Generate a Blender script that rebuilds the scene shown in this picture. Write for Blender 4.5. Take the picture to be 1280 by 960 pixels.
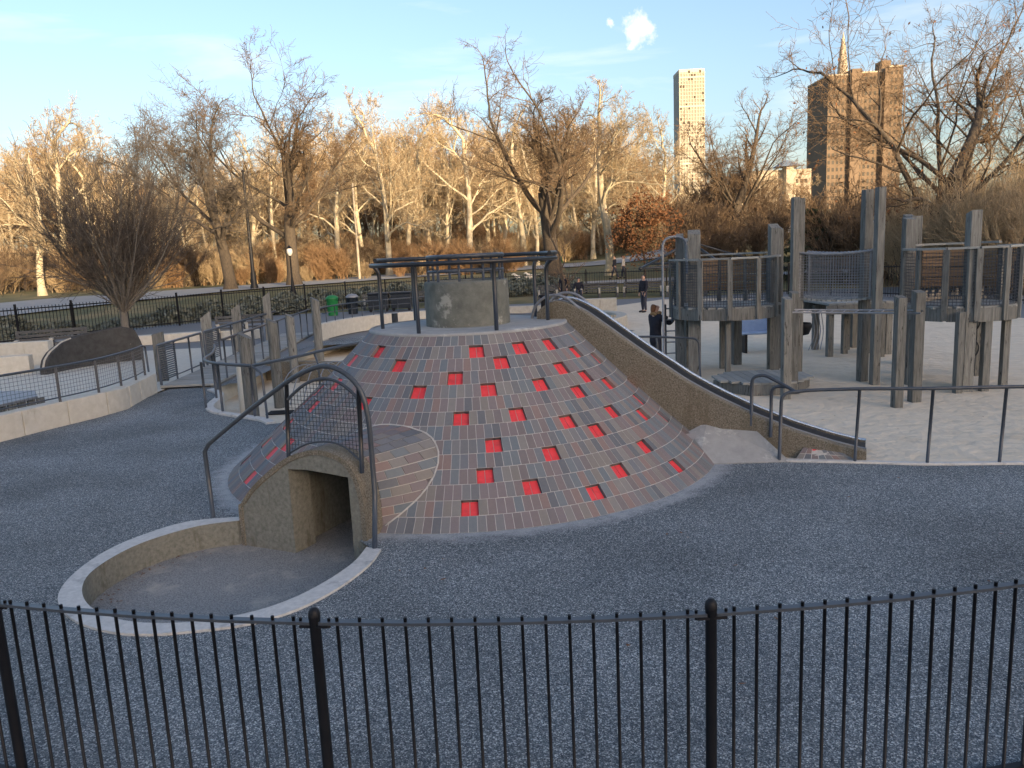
import bpy, bmesh, math, random
import numpy as np
from mathutils import Vector, Matrix

for o in list(bpy.data.objects): bpy.data.objects.remove(o)
scene = bpy.context.scene
C = scene.collection
PI = math.pi
rad = math.radians

# ------------------------------------------------------------------ camera
EYE = 2.9
pitch, roll = math.atan(960/5686.0), math.atan2(260, 5680)
cam_d = bpy.data.cameras.new('camera'); cam = bpy.data.objects.new('camera', cam_d); C.objects.link(cam)
cam_d.sensor_width = 36; cam_d.lens = 27; cam_d.clip_start = 0.1; cam_d.clip_end = 4000
_R = Vector((1,0,0)); _F = Vector((0,math.cos(pitch),-math.sin(pitch))); _U = Vector((0,math.sin(pitch),math.cos(pitch)))
_ix = math.cos(roll)*_R - math.sin(roll)*_U
_iu = math.sin(roll)*_R + math.cos(roll)*_U
m = Matrix((( _ix.x,_iu.x,-_F.x,0),( _ix.y,_iu.y,-_F.y,0),( _ix.z,_iu.z,-_F.z,EYE),(0,0,0,1)))
cam.matrix_world = m
scene.camera = cam

# ------------------------------------------------------------------ sky and sun
SUN_EL, SUN_AZ = 9.0, 150.0            # azimuth clockwise from +Y: the sun is low behind the viewer's right shoulder
w = bpy.data.worlds.new('World'); scene.world = w; w.use_nodes = True
nt = w.node_tree; nt.nodes.clear()
def N(nt, t, **kw):
    n = nt.nodes.new(t)
    for k, v in kw.items(): setattr(n, k, v)
    return n
sky = N(nt,'ShaderNodeTexSky', sky_type='NISHITA'); sky.sun_disc = False
sky.sun_elevation = rad(SUN_EL); sky.sun_rotation = rad(SUN_AZ); sky.altitude = 30; sky.air_density = 1.0; sky.dust_density = 3.3; sky.ozone_density = 2.8
tc = N(nt,'ShaderNodeTexCoord')
def math_node(nt, op, a, b=None, clamp=False):
    n = N(nt,'ShaderNodeMath', operation=op); n.use_clamp = clamp
    for i, v in enumerate((a, b)):
        if v is None: continue
        if isinstance(v, (int, float)): n.inputs[i].default_value = v
        else: nt.links.new(v, n.inputs[i])
    return n.outputs[0]
def cloud_mask(cdir, rx, scale, thr):
    vd = N(nt,'ShaderNodeVectorMath', operation='DISTANCE'); nt.links.new(tc.outputs['Generated'], vd.inputs[0]); vd.inputs[1].default_value = cdir
    nz = N(nt,'ShaderNodeTexNoise'); nz.inputs['Scale'].default_value = scale; nz.inputs['Detail'].default_value = 7; nz.inputs['Roughness'].default_value = .62
    nt.links.new(tc.outputs['Generated'], nz.inputs['Vector'])
    a = math_node(nt,'DIVIDE', vd.outputs['Value'], rx)
    b = math_node(nt,'MULTIPLY', nz.outputs['Fac'], 2.6)
    s = math_node(nt,'SUBTRACT', b, a)
    s = math_node(nt,'SUBTRACT', s, thr)
    return math_node(nt,'MULTIPLY', s, 1.3, True)
def vdir(px, py):
    d = (px-640)*_ix - (py-480)*_iu + 960*_F
    return tuple(d.normalized())
CL1 = cloud_mask(vdir(797,36), .021, 42, .30)
CL2 = cloud_mask(vdir(762,28), .007, 70, .62)
mp = N(nt,'ShaderNodeMapping'); mp.inputs['Scale'].default_value = (2.0, 2.0, 14.0); mp.inputs['Rotation'].default_value = (0, .22, 0)
nt.links.new(tc.outputs['Generated'], mp.inputs['Vector'])
wz = N(nt,'ShaderNodeTexNoise'); wz.inputs['Scale'].default_value = 1.6; wz.inputs['Detail'].default_value = 6; wz.inputs['Roughness'].default_value = .55; wz.inputs['Distortion'].default_value = .4
nt.links.new(mp.outputs['Vector'], wz.inputs['Vector'])
WISP = math_node(nt,'MULTIPLY', math_node(nt,'SUBTRACT', wz.outputs['Fac'], .52), 2.6, True)
WISP = math_node(nt,'MULTIPLY', WISP, .55)
CL3 = cloud_mask(vdir(789,60), .007, 60, .50)
mask = math_node(nt,'MAXIMUM', math_node(nt,'MAXIMUM', math_node(nt,'MAXIMUM', CL1, CL2), CL3), WISP, True)
mx = N(nt,'ShaderNodeMixRGB'); nt.links.new(mask, mx.inputs['Fac'])
tint = N(nt,'ShaderNodeMixRGB', blend_type='MULTIPLY'); tint.inputs['Fac'].default_value = 1; tint.inputs[2].default_value = (1.09, .91, .83, 1); nt.links.new(sky.outputs[0], tint.inputs[1]); nt.links.new(tint.outputs[0], mx.inputs[1])
mx.inputs[2].default_value = (3.3, 3.1, 2.8, 1)
bg = N(nt,'ShaderNodeBackground'); bg.inputs['Strength'].default_value = 0.12
out = N(nt,'ShaderNodeOutputWorld')
nt.links.new(mx.outputs[0], bg.inputs['Color']); nt.links.new(bg.outputs[0], out.inputs['Surface'])

sd = bpy.data.lights.new('sun','SUN'); sd.energy = 2.6; sd.angle = rad(.6); sd.color = (1.0, .75, .46)
so = bpy.data.objects.new('sun', sd); C.objects.link(so)
tosun = Vector((math.sin(rad(SUN_AZ))*math.cos(rad(SUN_EL)), math.cos(rad(SUN_AZ))*math.cos(rad(SUN_EL)), math.sin(rad(SUN_EL))))
so.rotation_euler = tosun.to_track_quat('Z','Y').to_euler(); so.location = (0,-20,40)
scene.view_settings.view_transform = 'Standard'; scene.view_settings.look = 'None'
scene.view_settings.exposure = 2.0; scene.view_settings.gamma = 1.0
scene.cycles.max_bounces = 6; scene.cycles.diffuse_bounces = 3; scene.cycles.glossy_bounces = 2
scene.cycles.use_denoising = True

# ------------------------------------------------------------------ materials
def mat(name, c1, c2=None, scale=6.0, rough=.8, bump=0.0, bscale=None, stretch=None, detail=6, metal=0.0, spec=.35, c3=None, s3=1.2, t3=.55, objvar=0.0, attr=False, huevar=None, w3=.12, drip=False):
    m = bpy.data.materials.new(name); m.use_nodes = True; nt = m.node_tree; nt.nodes.clear()
    o = N(nt,'ShaderNodeOutputMaterial'); b = N(nt,'ShaderNodeBsdfPrincipled'); nt.links.new(b.outputs[0], o.inputs[0])
    b.inputs['Roughness'].default_value = rough; b.inputs['Metallic'].default_value = metal
    b.inputs['Specular IOR Level'].default_value = spec
    g = N(nt,'ShaderNodeNewGeometry')
    vec = g.outputs['Position']
    if stretch:
        mp = N(nt,'ShaderNodeMapping'); mp.inputs['Scale'].default_value = stretch; nt.links.new(vec, mp.inputs['Vector']); vec = mp.outputs['Vector']
    nz = N(nt,'ShaderNodeTexNoise'); nz.inputs['Scale'].default_value = scale; nz.inputs['Detail'].default_value = detail; nz.inputs['Roughness'].default_value = .65
    nt.links.new(vec, nz.inputs['Vector'])
    c2 = c2 or c1
    r = N(nt,'ShaderNodeValToRGB'); r.color_ramp.elements[0].position = .3; r.color_ramp.elements[1].position = .7
    r.color_ramp.elements[0].color = (*c1,1); r.color_ramp.elements[1].color = (*c2,1)
    nt.links.new(nz.outputs['Fac'], r.inputs[0]); col = r.outputs[0]
    if c3:
        n3 = N(nt,'ShaderNodeTexNoise'); n3.inputs['Scale'].default_value = s3; n3.inputs['Detail'].default_value = 8; n3.inputs['Roughness'].default_value = .7
        v3 = g.outputs['Position']
        if drip:
            m3 = N(nt,'ShaderNodeMapping'); m3.inputs['Scale'].default_value = (1.6,1.6,.28); nt.links.new(v3, m3.inputs['Vector']); v3 = m3.outputs['Vector']
        nt.links.new(v3, n3.inputs['Vector'])
        f = N(nt,'ShaderNodeMapRange'); f.inputs[1].default_value = t3; f.inputs[2].default_value = t3+w3; nt.links.new(n3.outputs['Fac'], f.inputs[0])
        mm = N(nt,'ShaderNodeMixRGB'); nt.links.new(f.outputs[0], mm.inputs[0]); nt.links.new(col, mm.inputs[1]); mm.inputs[2].default_value = (*c3,1); col = mm.outputs[0]
    if objvar or attr:
        oi = N(nt,'ShaderNodeObjectInfo'); rnd = oi.outputs['Random']
        if attr:
            a = N(nt,'ShaderNodeAttribute'); a.attribute_name = 'tone'
            rnd = a.outputs['Fac']
        if huevar:
            rr = N(nt,'ShaderNodeValToRGB'); rr.color_ramp.interpolation = 'CONSTANT'
            els = rr.color_ramp.elements
            while len(els) < len(huevar): els.new(.5)
            for i, cc in enumerate(huevar): els[i].position = i/len(huevar); els[i].color = (*cc,1)
            nt.links.new(rnd, rr.inputs[0])
            mm = N(nt,'ShaderNodeMixRGB'); mm.inputs[0].default_value = .66; nt.links.new(col, mm.inputs[1]); nt.links.new(rr.outputs[0], mm.inputs[2]); col = mm.outputs[0]
        else:
            hv = N(nt,'ShaderNodeHueSaturation'); mr = N(nt,'ShaderNodeMapRange'); mr.inputs[3].default_value = 1-objvar; mr.inputs[4].default_value = 1+objvar
            nt.links.new(rnd, mr.inputs[0]); nt.links.new(mr.outputs[0], hv.inputs['Value']); nt.links.new(col, hv.inputs['Color']); col = hv.outputs[0]
    nt.links.new(col, b.inputs['Base Color'])
    if bump:
        nb = N(nt,'ShaderNodeTexNoise'); nb.inputs['Scale'].default_value = bscale or scale*4; nb.inputs['Detail'].default_value = 5
        nt.links.new(vec, nb.inputs['Vector'])
        bp = N(nt,'ShaderNodeBump'); bp.inputs['Strength'].default_value = 1.0; bp.inputs['Distance'].default_value = bump
        nt.links.new(nb.outputs['Fac'], bp.inputs['Height']); nt.links.new(bp.outputs[0], b.inputs['Normal'])
    return m

M = {}
def rubber_material():
    m = bpy.data.materials.new('blue_grey_rubber'); m.use_nodes = True; nt = m.node_tree; nt.nodes.clear()
    o = N(nt,'ShaderNodeOutputMaterial'); b = N(nt,'ShaderNodeBsdfPrincipled'); nt.links.new(b.outputs[0], o.inputs[0])
    b.inputs['Roughness'].default_value = .9; b.inputs['Specular IOR Level'].default_value = .25
    g = N(nt,'ShaderNodeNewGeometry'); pos = g.outputs['Position']
    v = N(nt,'ShaderNodeTexVoronoi'); v.inputs['Scale'].default_value = 120; nt.links.new(pos, v.inputs['Vector'])
    sx = N(nt,'ShaderNodeSeparateColor'); nt.links.new(v.outputs['Color'], sx.inputs[0])
    r = N(nt,'ShaderNodeValToRGB'); r.color_ramp.interpolation = 'LINEAR'
    e = r.color_ramp.elements; e[0].position = .0; e[0].color = (.040,.053,.066,1); e[1].position = 1.0; e[1].color = (.50,.53,.53,1)
    x = e.new(.45); x.color = (.108,.130,.144,1); x = e.new(.8); x.color = (.205,.228,.238,1)
    nt.links.new(sx.outputs[0], r.inputs[0])
    n2 = N(nt,'ShaderNodeTexNoise'); n2.inputs['Scale'].default_value = .55; n2.inputs['Detail'].default_value = 6; nt.links.new(pos, n2.inputs['Vector'])
    mr = N(nt,'ShaderNodeMapRange'); mr.inputs[1].default_value = .3; mr.inputs[2].default_value = .7; mr.inputs[3].default_value = .76; mr.inputs[4].default_value = 1.30; nt.links.new(n2.outputs['Fac'], mr.inputs[0])
    hv = N(nt,'ShaderNodeHueSaturation'); nt.links.new(mr.outputs[0], hv.inputs['Value']); nt.links.new(r.outputs[0], hv.inputs['Color'])
    # chalky dust worn into the seams round the mound, and faint scuffs elsewhere
    def ringdist(c, R):
        sp = N(nt,'ShaderNodeVectorMath', operation='MULTIPLY'); nt.links.new(pos, sp.inputs[0]); sp.inputs[1].default_value = (1,1,0)
        dd = N(nt,'ShaderNodeVectorMath', operation='DISTANCE'); nt.links.new(sp.outputs[0], dd.inputs[0]); dd.inputs[1].default_value = c
        a = math_node(nt,'ABSOLUTE', math_node(nt,'SUBTRACT', dd.outputs['Value'], R)); return a
    n3 = N(nt,'ShaderNodeTexNoise'); n3.inputs['Scale'].default_value = 5; n3.inputs['Detail'].default_value = 8; n3.inputs['Roughness'].default_value = .7; nt.links.new(pos, n3.inputs['Vector'])
    d1 = ringdist((-.6,11.35,0), 3.60)
    f = math_node(nt,'SUBTRACT', math_node(nt,'MULTIPLY', n3.outputs['Fac'], 1.5), math_node(nt,'MULTIPLY', d1, 2.3))
    f = math_node(nt,'MULTIPLY', math_node(nt,'SUBTRACT', f, .20), 1.9, True)
    n4 = N(nt,'ShaderNodeTexNoise'); n4.inputs['Scale'].default_value = 1.7; n4.inputs['Detail'].default_value = 9; n4.inputs['Roughness'].default_value = .75; nt.links.new(pos, n4.inputs['Vector'])
    sc = math_node(nt,'MULTIPLY', math_node(nt,'SUBTRACT', n4.outputs['Fac'], .66), 3.0, True)
    f = math_node(nt,'MAXIMUM', f, sc); f = math_node(nt,'MULTIPLY', f, .75, True)
    mm = N(nt,'ShaderNodeMixRGB'); nt.links.new(f, mm.inputs[0]); nt.links.new(hv.outputs[0], mm.inputs[1]); mm.inputs[2].default_value = (.40,.42,.43,1)
    nt.links.new(mm.outputs[0], b.inputs['Base Color'])
    bp = N(nt,'ShaderNodeBump'); bp.inputs['Distance'].default_value = .004; nt.links.new(v.outputs['Distance'], bp.inputs['Height']); nt.links.new(bp.outputs[0], b.inputs['Normal'])
    return m
M['rubber'] = rubber_material()
M['pitfloor'] = mat('worn_rubber_floor', (.085,.095,.105), (.36,.36,.345), 70, .92, .004, 60, detail=4, c3=(.38,.36,.32), s3=2.6, t3=.52, w3=.2)
M['asphalt'] = mat('grey_asphalt', (.13,.145,.16), (.18,.195,.21), 9, .9, .002, 80)
M['sand'] = mat('pale_sand', (.56,.49,.38), (.645,.575,.46), 2.5, .97, .05, 5, c3=(.46,.395,.30), s3=.9, t3=.55, w3=.2)
M['conc'] = mat('concrete', (.33,.32,.28), (.44,.43,.385), 7, .88, .004, 40, c3=(.23,.22,.19), drip=True, s3=2.2, t3=.58)
M['conc_pale'] = mat('pale_concrete', (.44,.43,.375), (.55,.54,.485), 6, .88, .004, 40, c3=(.33,.30,.23), drip=True, s3=2.5, t3=.60)
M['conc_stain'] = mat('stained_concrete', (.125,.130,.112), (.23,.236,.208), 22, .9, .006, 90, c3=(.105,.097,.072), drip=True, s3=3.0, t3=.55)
M['conc_drum'] = mat('mottled_concrete', (.105,.115,.103), (.185,.195,.175), 7, .88, .004, 60, c3=(.31,.32,.29), s3=3.0, t3=.585, w3=.06)
M['kerb'] = mat('kerb_concrete', (.42,.43,.42), (.58,.58,.56), 18, .9, .004, 70, c3=(.30,.31,.31), s3=3.2, t3=.56)
M['aggregate'] = mat('exposed_aggregate', (.075,.066,.048), (.30,.272,.215), 60, .9, .012, 110, detail=3, c3=(.13,.112,.075), drip=True, s3=2.2, t3=.5, w3=.2)
M['slab'] = mat('grey_slab', (.26,.27,.27), (.34,.35,.345), 6, .88, .003, 60, c3=(.50,.51,.50), s3=2.5, t3=.58)
BR = [(.135,.150,.178),(.185,.140,.142),(.115,.150,.182),(.205,.182,.165),(.168,.168,.178),(.235,.150,.135),(.095,.108,.13),(.215,.20,.19),(.135,.165,.19),(.19,.150,.160),(.13,.135,.15),(.16,.13,.135)]
BR = [(r*1.04, g*1.09, b*1.08) for r, g, b in BR]
M['brick'] = mat('slate_grey_brick', (.15,.15,.155), (.215,.205,.20), 26, .82, .004, 80, c3=(.115,.112,.108), s3=1.3, t3=.50, w3=.3, attr=True, huevar=BR)
M['mortar'] = mat('mortar', (.34,.34,.325), (.49,.48,.455), 14, .92, .003, 60)
M['red'] = mat('red_paint', (.66,.045,.055), (.76,.07,.08), 9, .5, .001, 40, c3=(.36,.055,.055), s3=7, t3=.52, w3=.25)
M['steel_dark'] = mat('slate_blue_paint', (.040,.050,.064), (.058,.070,.086), 12, .38, .0005, 60, spec=.5)
M['steel_black'] = mat('black_paint', (.005,.006,.009), (.009,.010,.013), 14, .55, .0006, 60, spec=.3)
M['steel_rail'] = mat('black_rail_paint', (.014,.017,.022), (.022,.026,.032), 14, .36, .0005, 60, spec=.5)
M['galv'] = mat('brushed_steel', (.62,.64,.66), (.74,.76,.78), 20, .25, metal=.8)
M['galv_dull'] = mat('galvanised_steel', (.20,.215,.235), (.29,.305,.325), 12, .5, metal=.4)
M['wood'] = mat('weathered_wood', (.082,.086,.081), (.225,.233,.222), 3.6, .88, .004, 10, stretch=(9,9,.7), objvar=.22, c3=(.035,.034,.031), drip=True, s3=11, t3=.60, w3=.04)
M['wood_flat'] = mat('weathered_boards', (.20,.215,.21), (.33,.345,.335), 3.0, .88, .004, 10, stretch=(1.2,9,9), objvar=.18)
M['wood_brown'] = mat('brown_boards', (.14,.095,.055), (.24,.17,.11), 3.0, .85, .003, 10, stretch=(1,1,9), objvar=.2)
M['bench_wood'] = mat('dark_bench_wood', (.050,.055,.060), (.095,.10,.105), 4, .8, .002, 10)
M['bark_dark'] = mat('dark_bark', (.050,.041,.033), (.115,.092,.068), 5, .95, .02, 12, stretch=(3,3,.8), objvar=.1)
M['bark_grey'] = mat('grey_bark', (.115,.105,.09), (.19,.175,.15), 5, .95, .01, 12, stretch=(3,3,.8))
M['bark_pale'] = mat('pale_plane_bark', (.40,.34,.22), (.58,.51,.37), 1.6, .9, .01, 8, c3=(.26,.21,.13), s3=1.5, t3=.55, objvar=.12)
M['twig_tan'] = mat('tan_twigs', (.24,.175,.095), (.52,.40,.25), 2.5, .9, objvar=.12)
M['twig_grey'] = mat('grey_twigs', (.06,.052,.043), (.15,.125,.10), 3, .9, objvar=.1)
M['twig_brown'] = mat('brown_twigs', (.085,.058,.036), (.24,.165,.10), 3, .9, objvar=.1)
M['twig_orange'] = mat('orange_brush', (.15,.085,.044), (.38,.245,.13), 3, .9, objvar=.15)
M['leaf_brown'] = mat('dead_leaves', (.115,.05,.024), (.225,.105,.045), 1.2, .85, objvar=.1)
M['leaf_green'] = mat('evergreen_needles', (.035,.045,.025), (.075,.085,.045), .8, .9)
M['cover'] = mat('grey_green_ground_cover', (.075,.095,.075), (.25,.27,.225), 2.2, .9, objvar=.1)
M['grass'] = mat('winter_grass', (.085,.09,.038), (.17,.15,.07), .35, .95, .03, 6, c3=(.25,.19,.09), s3=.16, t3=.5, w3=.12)
M['path'] = mat('pale_path', (.27,.275,.27), (.34,.345,.335), 1.2, .9)
M['glass_tower'] = mat('tower_glass', (.20,.20,.175), (.28,.27,.23), .03, .6, spec=.25)
M['tower_frame'] = mat('tower_frame', (.46,.42,.34), (.52,.48,.39), .05, .8)
M['window_dark'] = mat('dark_window_glass', (.055,.05,.042), (.10,.09,.075), .4, .7, spec=.1)
M['tan_brick'] = mat('brown_brickwork', (.135,.098,.066), (.18,.132,.09), .12, .9)
M['stone_pale'] = mat('pale_stone', (.36,.31,.235), (.44,.385,.30), .3, .85)
M['roof_blue'] = mat('blue_grey_roof', (.12,.16,.21), (.18,.22,.27), .3, .6)
M['skin'] = mat('skin', (.42,.26,.19), (.48,.30,.22), 20, .6)
M['coat'] = mat('navy_coat', (.010,.012,.022), (.020,.022,.034), 9, .9)
M['jeans'] = mat('dark_trousers', (.030,.034,.050), (.045,.05,.07), 9, .9)
M['scarf'] = mat('tan_scarf', (.20,.13,.065), (.30,.20,.10), 30, .95)
M['hair'] = mat('brown_hair', (.12,.055,.025), (.18,.085,.04), 30, .7)
M['hair_dark'] = mat('dark_hair', (.018,.013,.010), (.03,.022,.018), 30, .7)
M['redcloth'] = mat('red_jacket', (.42,.015,.035), (.5,.03,.05), 9, .85)
M['greycloth'] = mat('grey_jacket', (.28,.29,.31), (.36,.37,.39), 9, .9)
M['white_fur'] = mat('white_fur', (.6,.56,.48), (.72,.68,.6), 12, .95)
M['green_plastic'] = mat('green_plastic', (.015,.15,.045), (.02,.20,.06), 6, .45)
M['bin_dark'] = mat('dark_bin_plastic', (.012,.018,.026), (.02,.028,.04), 6, .4)
M['blue_plastic'] = mat('blue_plastic', (.22,.33,.52), (.27,.39,.58), 6, .4)
M['lamp_glass'] = mat('frosted_lamp_glass', (.75,.73,.66), (.8,.78,.7), 6, .3)
M['shell'] = mat('dark_slate_cladding', (.030,.031,.032), (.060,.062,.062), 5, .75, .003, 30, c3=(.14,.135,.12), s3=7, t3=.66, w3=.04)
M['stone_block'] = mat('facade_stone', (.3,.26,.21), (.36,.31,.25), .3, .9)

# ------------------------------------------------------------------ helpers
WL = {}      # world location of empties (never rotated when parts are built)
def tag(o, label=None, cat=None, group=None, kind=None):
    if label: o['label'] = label
    if cat: o['category'] = cat
    if group: o['group'] = group
    if kind: o['kind'] = kind
    return o
def thing(name, label, cat, loc=(0,0,0), group=None):
    o = bpy.data.objects.new(name, None); C.objects.link(o); o.location = loc; o.empty_display_size = .2
    WL[o.name] = Vector(loc)
    return tag(o, label, cat, group)
def link_mesh(name, me, parent=None, kind=None):
    o = bpy.data.objects.new(name, me); C.objects.link(o)
    if parent is not None:
        o.parent = parent
    if kind: o['kind'] = kind
    return o
def dup(root, loc, rotz=0, label=None, group=None, scale=None):
    r = root.copy(); C.objects.link(r); r.location = loc; r.rotation_euler = (0,0,rotz)
    if scale is not None: r.scale = scale if hasattr(scale,'__len__') else (scale,)*3
    if label: r['label'] = label
    if group: r['group'] = group
    for ch in list(root.children):
        c = ch.copy(); C.objects.link(c); c.parent = r
        for g in ch.children:
            d = g.copy(); C.objects.link(d); d.parent = c
    return r
def V(p): return np.array(p, float)

class MB:
    def __init__(s): s.v = []; s.f = []; s.sm = []; s.tone = []; s.ct = 0.0
    def add(s, vs, fs, smooth=False):
        b = len(s.v); s.v.extend([tuple(map(float, p)) for p in vs])
        for f in fs:
            s.f.append(tuple(b+i for i in f)); s.sm.append(smooth); s.tone.append(s.ct)
        return s
    def hexa(s, q):   # 8 corners: bottom 4 ccw, top 4 ccw
        return s.add(q, [(3,2,1,0),(4,5,6,7),(0,1,5,4),(1,2,6,5),(2,3,7,6),(3,0,4,7)])
    def box(s, c, size, rz=0.0, bev=0):
        hx, hy, hz = size[0]/2, size[1]/2, size[2]/2; ca, sa = math.cos(rz), math.sin(rz)
        q = []
        for z in (-hz, hz):
            for x, y in ((-hx,-hy),(hx,-hy),(hx,hy),(-hx,hy)):
                q.append((c[0]+x*ca-y*sa, c[1]+x*sa+y*ca, c[2]+z))
        return s.hexa(q)
    def beam(s, p0, p1, w, h, up=(0,0,1)):
        p0, p1 = V(p0), V(p1); d = p1-p0; d /= np.linalg.norm(d); u = V(up)
        if abs(d@u) > .98: u = V((0,1,0))
        r = np.cross(d, u); r /= np.linalg.norm(r); u = np.cross(r, d)
        q = [p+a*r*w/2+b*u*h/2 for p in (p0,p1) for a, b in ((-1,-1),(1,-1),(1,1),(-1,1))]
        return s.hexa(q)
    def post(s, x, y, z0, z1, w, d, rz=0.0, slant=0.0):   # top cut at a slant
        ca, sa = math.cos(rz), math.sin(rz); q = []
        for k, z in enumerate((z0, z1)):
            for a, b in ((-w/2,-d/2),(w/2,-d/2),(w/2,d/2),(-w/2,d/2)):
                zz = z + (slant*(b/d) if k else 0)
                q.append((x+a*ca-b*sa, y+a*sa+b*ca, zz))
        return s.hexa(q)
    def tube(s, path, r, n=8, closed=False, caps=True):
        P = [V(p) for p in path]; k = len(P); base = len(s.v); vs = []; nrm = None
        rr = r if hasattr(r,'__len__') else [r]*k
        for i in range(k):
            if closed: t = P[(i+1)%k]-P[i-1]
            else: t = P[min(i+1,k-1)]-P[max(i-1,0)]
            t = t/ (np.linalg.norm(t)+1e-9)
            if nrm is None:
                a = V((0,0,1)) if abs(t[2]) < .9 else V((1,0,0)); nrm = np.cross(t, a)
            nrm = nrm - t*(nrm@t); nrm /= np.linalg.norm(nrm); bi = np.cross(t, nrm)
            for j in range(n):
                an = 2*PI*j/n; vs.append(P[i]+rr[i]*(math.cos(an)*nrm+math.sin(an)*bi))
        fs = []
        for i in range(k if closed else k-1):
            i2 = (i+1) % k
            for j in range(n):
                j2 = (j+1) % n; fs.append((i*n+j, i2*n+j, i2*n+j2, i*n+j2)[::-1])
        s.add(vs, fs, n > 4)
        if caps and not closed:
            b = base
            s.f.append(tuple(b+j for j in range(n))[::1]); s.sm.append(False); s.tone.append(s.ct)
            s.f.append(tuple(b+(k-1)*n+j for j in range(n))[::-1]); s.sm.append(False); s.tone.append(s.ct)
        return s
    def lathe(s, c, prof, n=32, a0=0, a1=2*PI):
        full = abs(a1-a0-2*PI) < 1e-6; na = n if full else n+1; vs = []
        for i in range(na):
            a = a0+(a1-a0)*i/n
            for r, z in prof: vs.append((c[0]+r*math.cos(a), c[1]+r*math.sin(a), c[2]+z))
        k = len(prof); fs = []
        for i in range(n):
            i2 = (i+1) % na
            for j in range(k-1): fs.append((i*k+j, i2*k+j, i2*k+j+1, i*k+j+1))
        return s.add(vs, fs, True)
    def prism(s, poly, z0, z1):
        n = len(poly); vs = [(*p[:2], z0) for p in poly]+[(*p[:2], z1) for p in poly]
        return s.add(vs, [tuple(range(n))[::-1], tuple(range(n,2*n))]+[(i,(i+1)%n,n+(i+1)%n,n+i) for i in range(n)])
    def strip(s, A, B, smooth=False):
        n = len(A); return s.add(list(A)+list(B), [(i,i+1,n+i+1,n+i) for i in range(n-1)], smooth)
    def wall(s, path, t, z0, z1, closed=False):   # vertical wall of thickness t along plan path; z0/z1 number or list
        n = len(path); L = []; Rr = []
        for i in range(n):
            a = V(path[(i-1)%n if closed else max(i-1,0)][:2]); b = V(path[(i+1)%n if closed else min(i+1,n-1)][:2])
            d = b-a; d /= np.linalg.norm(d); nn = V((-d[1],d[0])); p = V(path[i][:2]); L.append(p+nn*t/2); Rr.append(p-nn*t/2)
        g = lambda z, i: z[i] if hasattr(z,'__len__') else z
        vs = []
        for i in range(n): vs += [(*L[i],g(z0,i)),(*L[i],g(z1,i)),(*Rr[i],g(z1,i)),(*Rr[i],g(z0,i))]
        fs = []
        for i in range(n if closed else n-1):
            a, b = 4*i, 4*((i+1)%n)
            fs += [(a+1,a,b,b+1),(a+2,a+1,b+1,b+2),(a+3,a+2,b+2,b+3)]
        if not closed: fs += [(0,1,2,3),(4*n-1,4*n-2,4*n-3,4*n-4)]
        return s.add(vs, fs)
    def mesh(s, name, mat_, off=(0,0,0), tone=False):
        me = bpy.data.meshes.new(name); vv = np.array(s.v, dtype=np.float64)-np.array(off)
        me.from_pydata(vv.tolist(), [], s.f); me.polygons.foreach_set('use_smooth', s.sm)
        if tone:
            a = me.attributes.new('tone','FLOAT','FACE'); a.data.foreach_set('value', s.tone)
        me.materials.append(mat_); me.update(); return me
    def build(s, name, mat_, parent=None, kind=None, tone=False, bevel=0):
        off = (0,0,0); p = parent
        while p is not None: off = V(off)+V(WL.get(p.name,(0,0,0))); p = p.parent
        o = link_mesh(name, s.mesh(name, mat_, off, tone), parent, kind)
        WL[o.name] = Vector((0,0,0))
        if bevel:
            b = o.modifiers.new('bevel','BEVEL'); b.width = bevel; b.segments = 2; b.limit_method = 'ANGLE'
        return o
def bez(P, n=12):
    P = [V(p) for p in P]; k = len(P); outp = []
    for i in range(k-1):
        p0, p1, p2, p3 = P[max(i-1,0)], P[i], P[i+1], P[min(i+2,k-1)]
        for j in range(n):
            t = j/n; outp.append(.5*((2*p1)+(p2-p0)*t+(2*p0-5*p1+4*p2-p3)*t*t+(3*p1-p0-3*p2+p3)*t**3))
    outp.append(P[-1]); return outp
def fillet(P, r, n=5):
    P = [V(p) for p in P]; o = [P[0]]
    for i in range(1, len(P)-1):
        a, b = P[i-1]-P[i], P[i+1]-P[i]; la, lb = np.linalg.norm(a), np.linalg.norm(b)
        rr = min(r, la*.48, lb*.48); q0 = P[i]+a/la*rr; q1 = P[i]+b/lb*rr
        for j in range(n+1):
            t = j/n; o.append((1-t)**2*q0+2*t*(1-t)*P[i]+t*t*q1)
    o.append(P[-1]); return o
rnd = random.Random(7)

# ------------------------------------------------------------------ ground
def smooth01(x): x = np.clip(x, 0, 1); return x*x*(3-2*x)
def ht(x, y):
    x = np.asarray(x, float); y = np.asarray(y, float)
    d = y + .12*np.abs(x)*0
    z = 1.0*smooth01((d-44)/22) + .8*smooth01((d-66)/60)
    z = z + 5.5*smooth01((y-58)/55)*smooth01((x-8)/35)
    z = z + .9*smooth01((d-120)/200)
    z = z - .03
    z = np.where(np.abs(x) < 60, z - .75*smooth01((44-d)/3)*smooth01((26-x)/2)*smooth01((x+24)/2)*smooth01((d+9)/2), z)
    return z
def HT(x, y): return float(ht(x, y))
xs = np.concatenate([[-2500,-1200,-600,-350,-220], np.arange(-160,161,4.0), [220,350,600,1200,2500]])
ys = np.concatenate([[-2500,-1000,-400,-200,-100,-60,-40,-25], np.arange(-15,160,2.5), [175,200,240,300,400,600,1000,2000,3500]])
gv = [(x, y, HT(x,y)) for y in ys for x in xs]
nx = len(xs)
me = bpy.data.meshes.new('ground')
me.from_pydata(gv, [], [(j*nx+i, j*nx+i+1, (j+1)*nx+i+1, (j+1)*nx+i) for j in range(len(ys)-1) for i in range(nx-1)])
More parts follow.
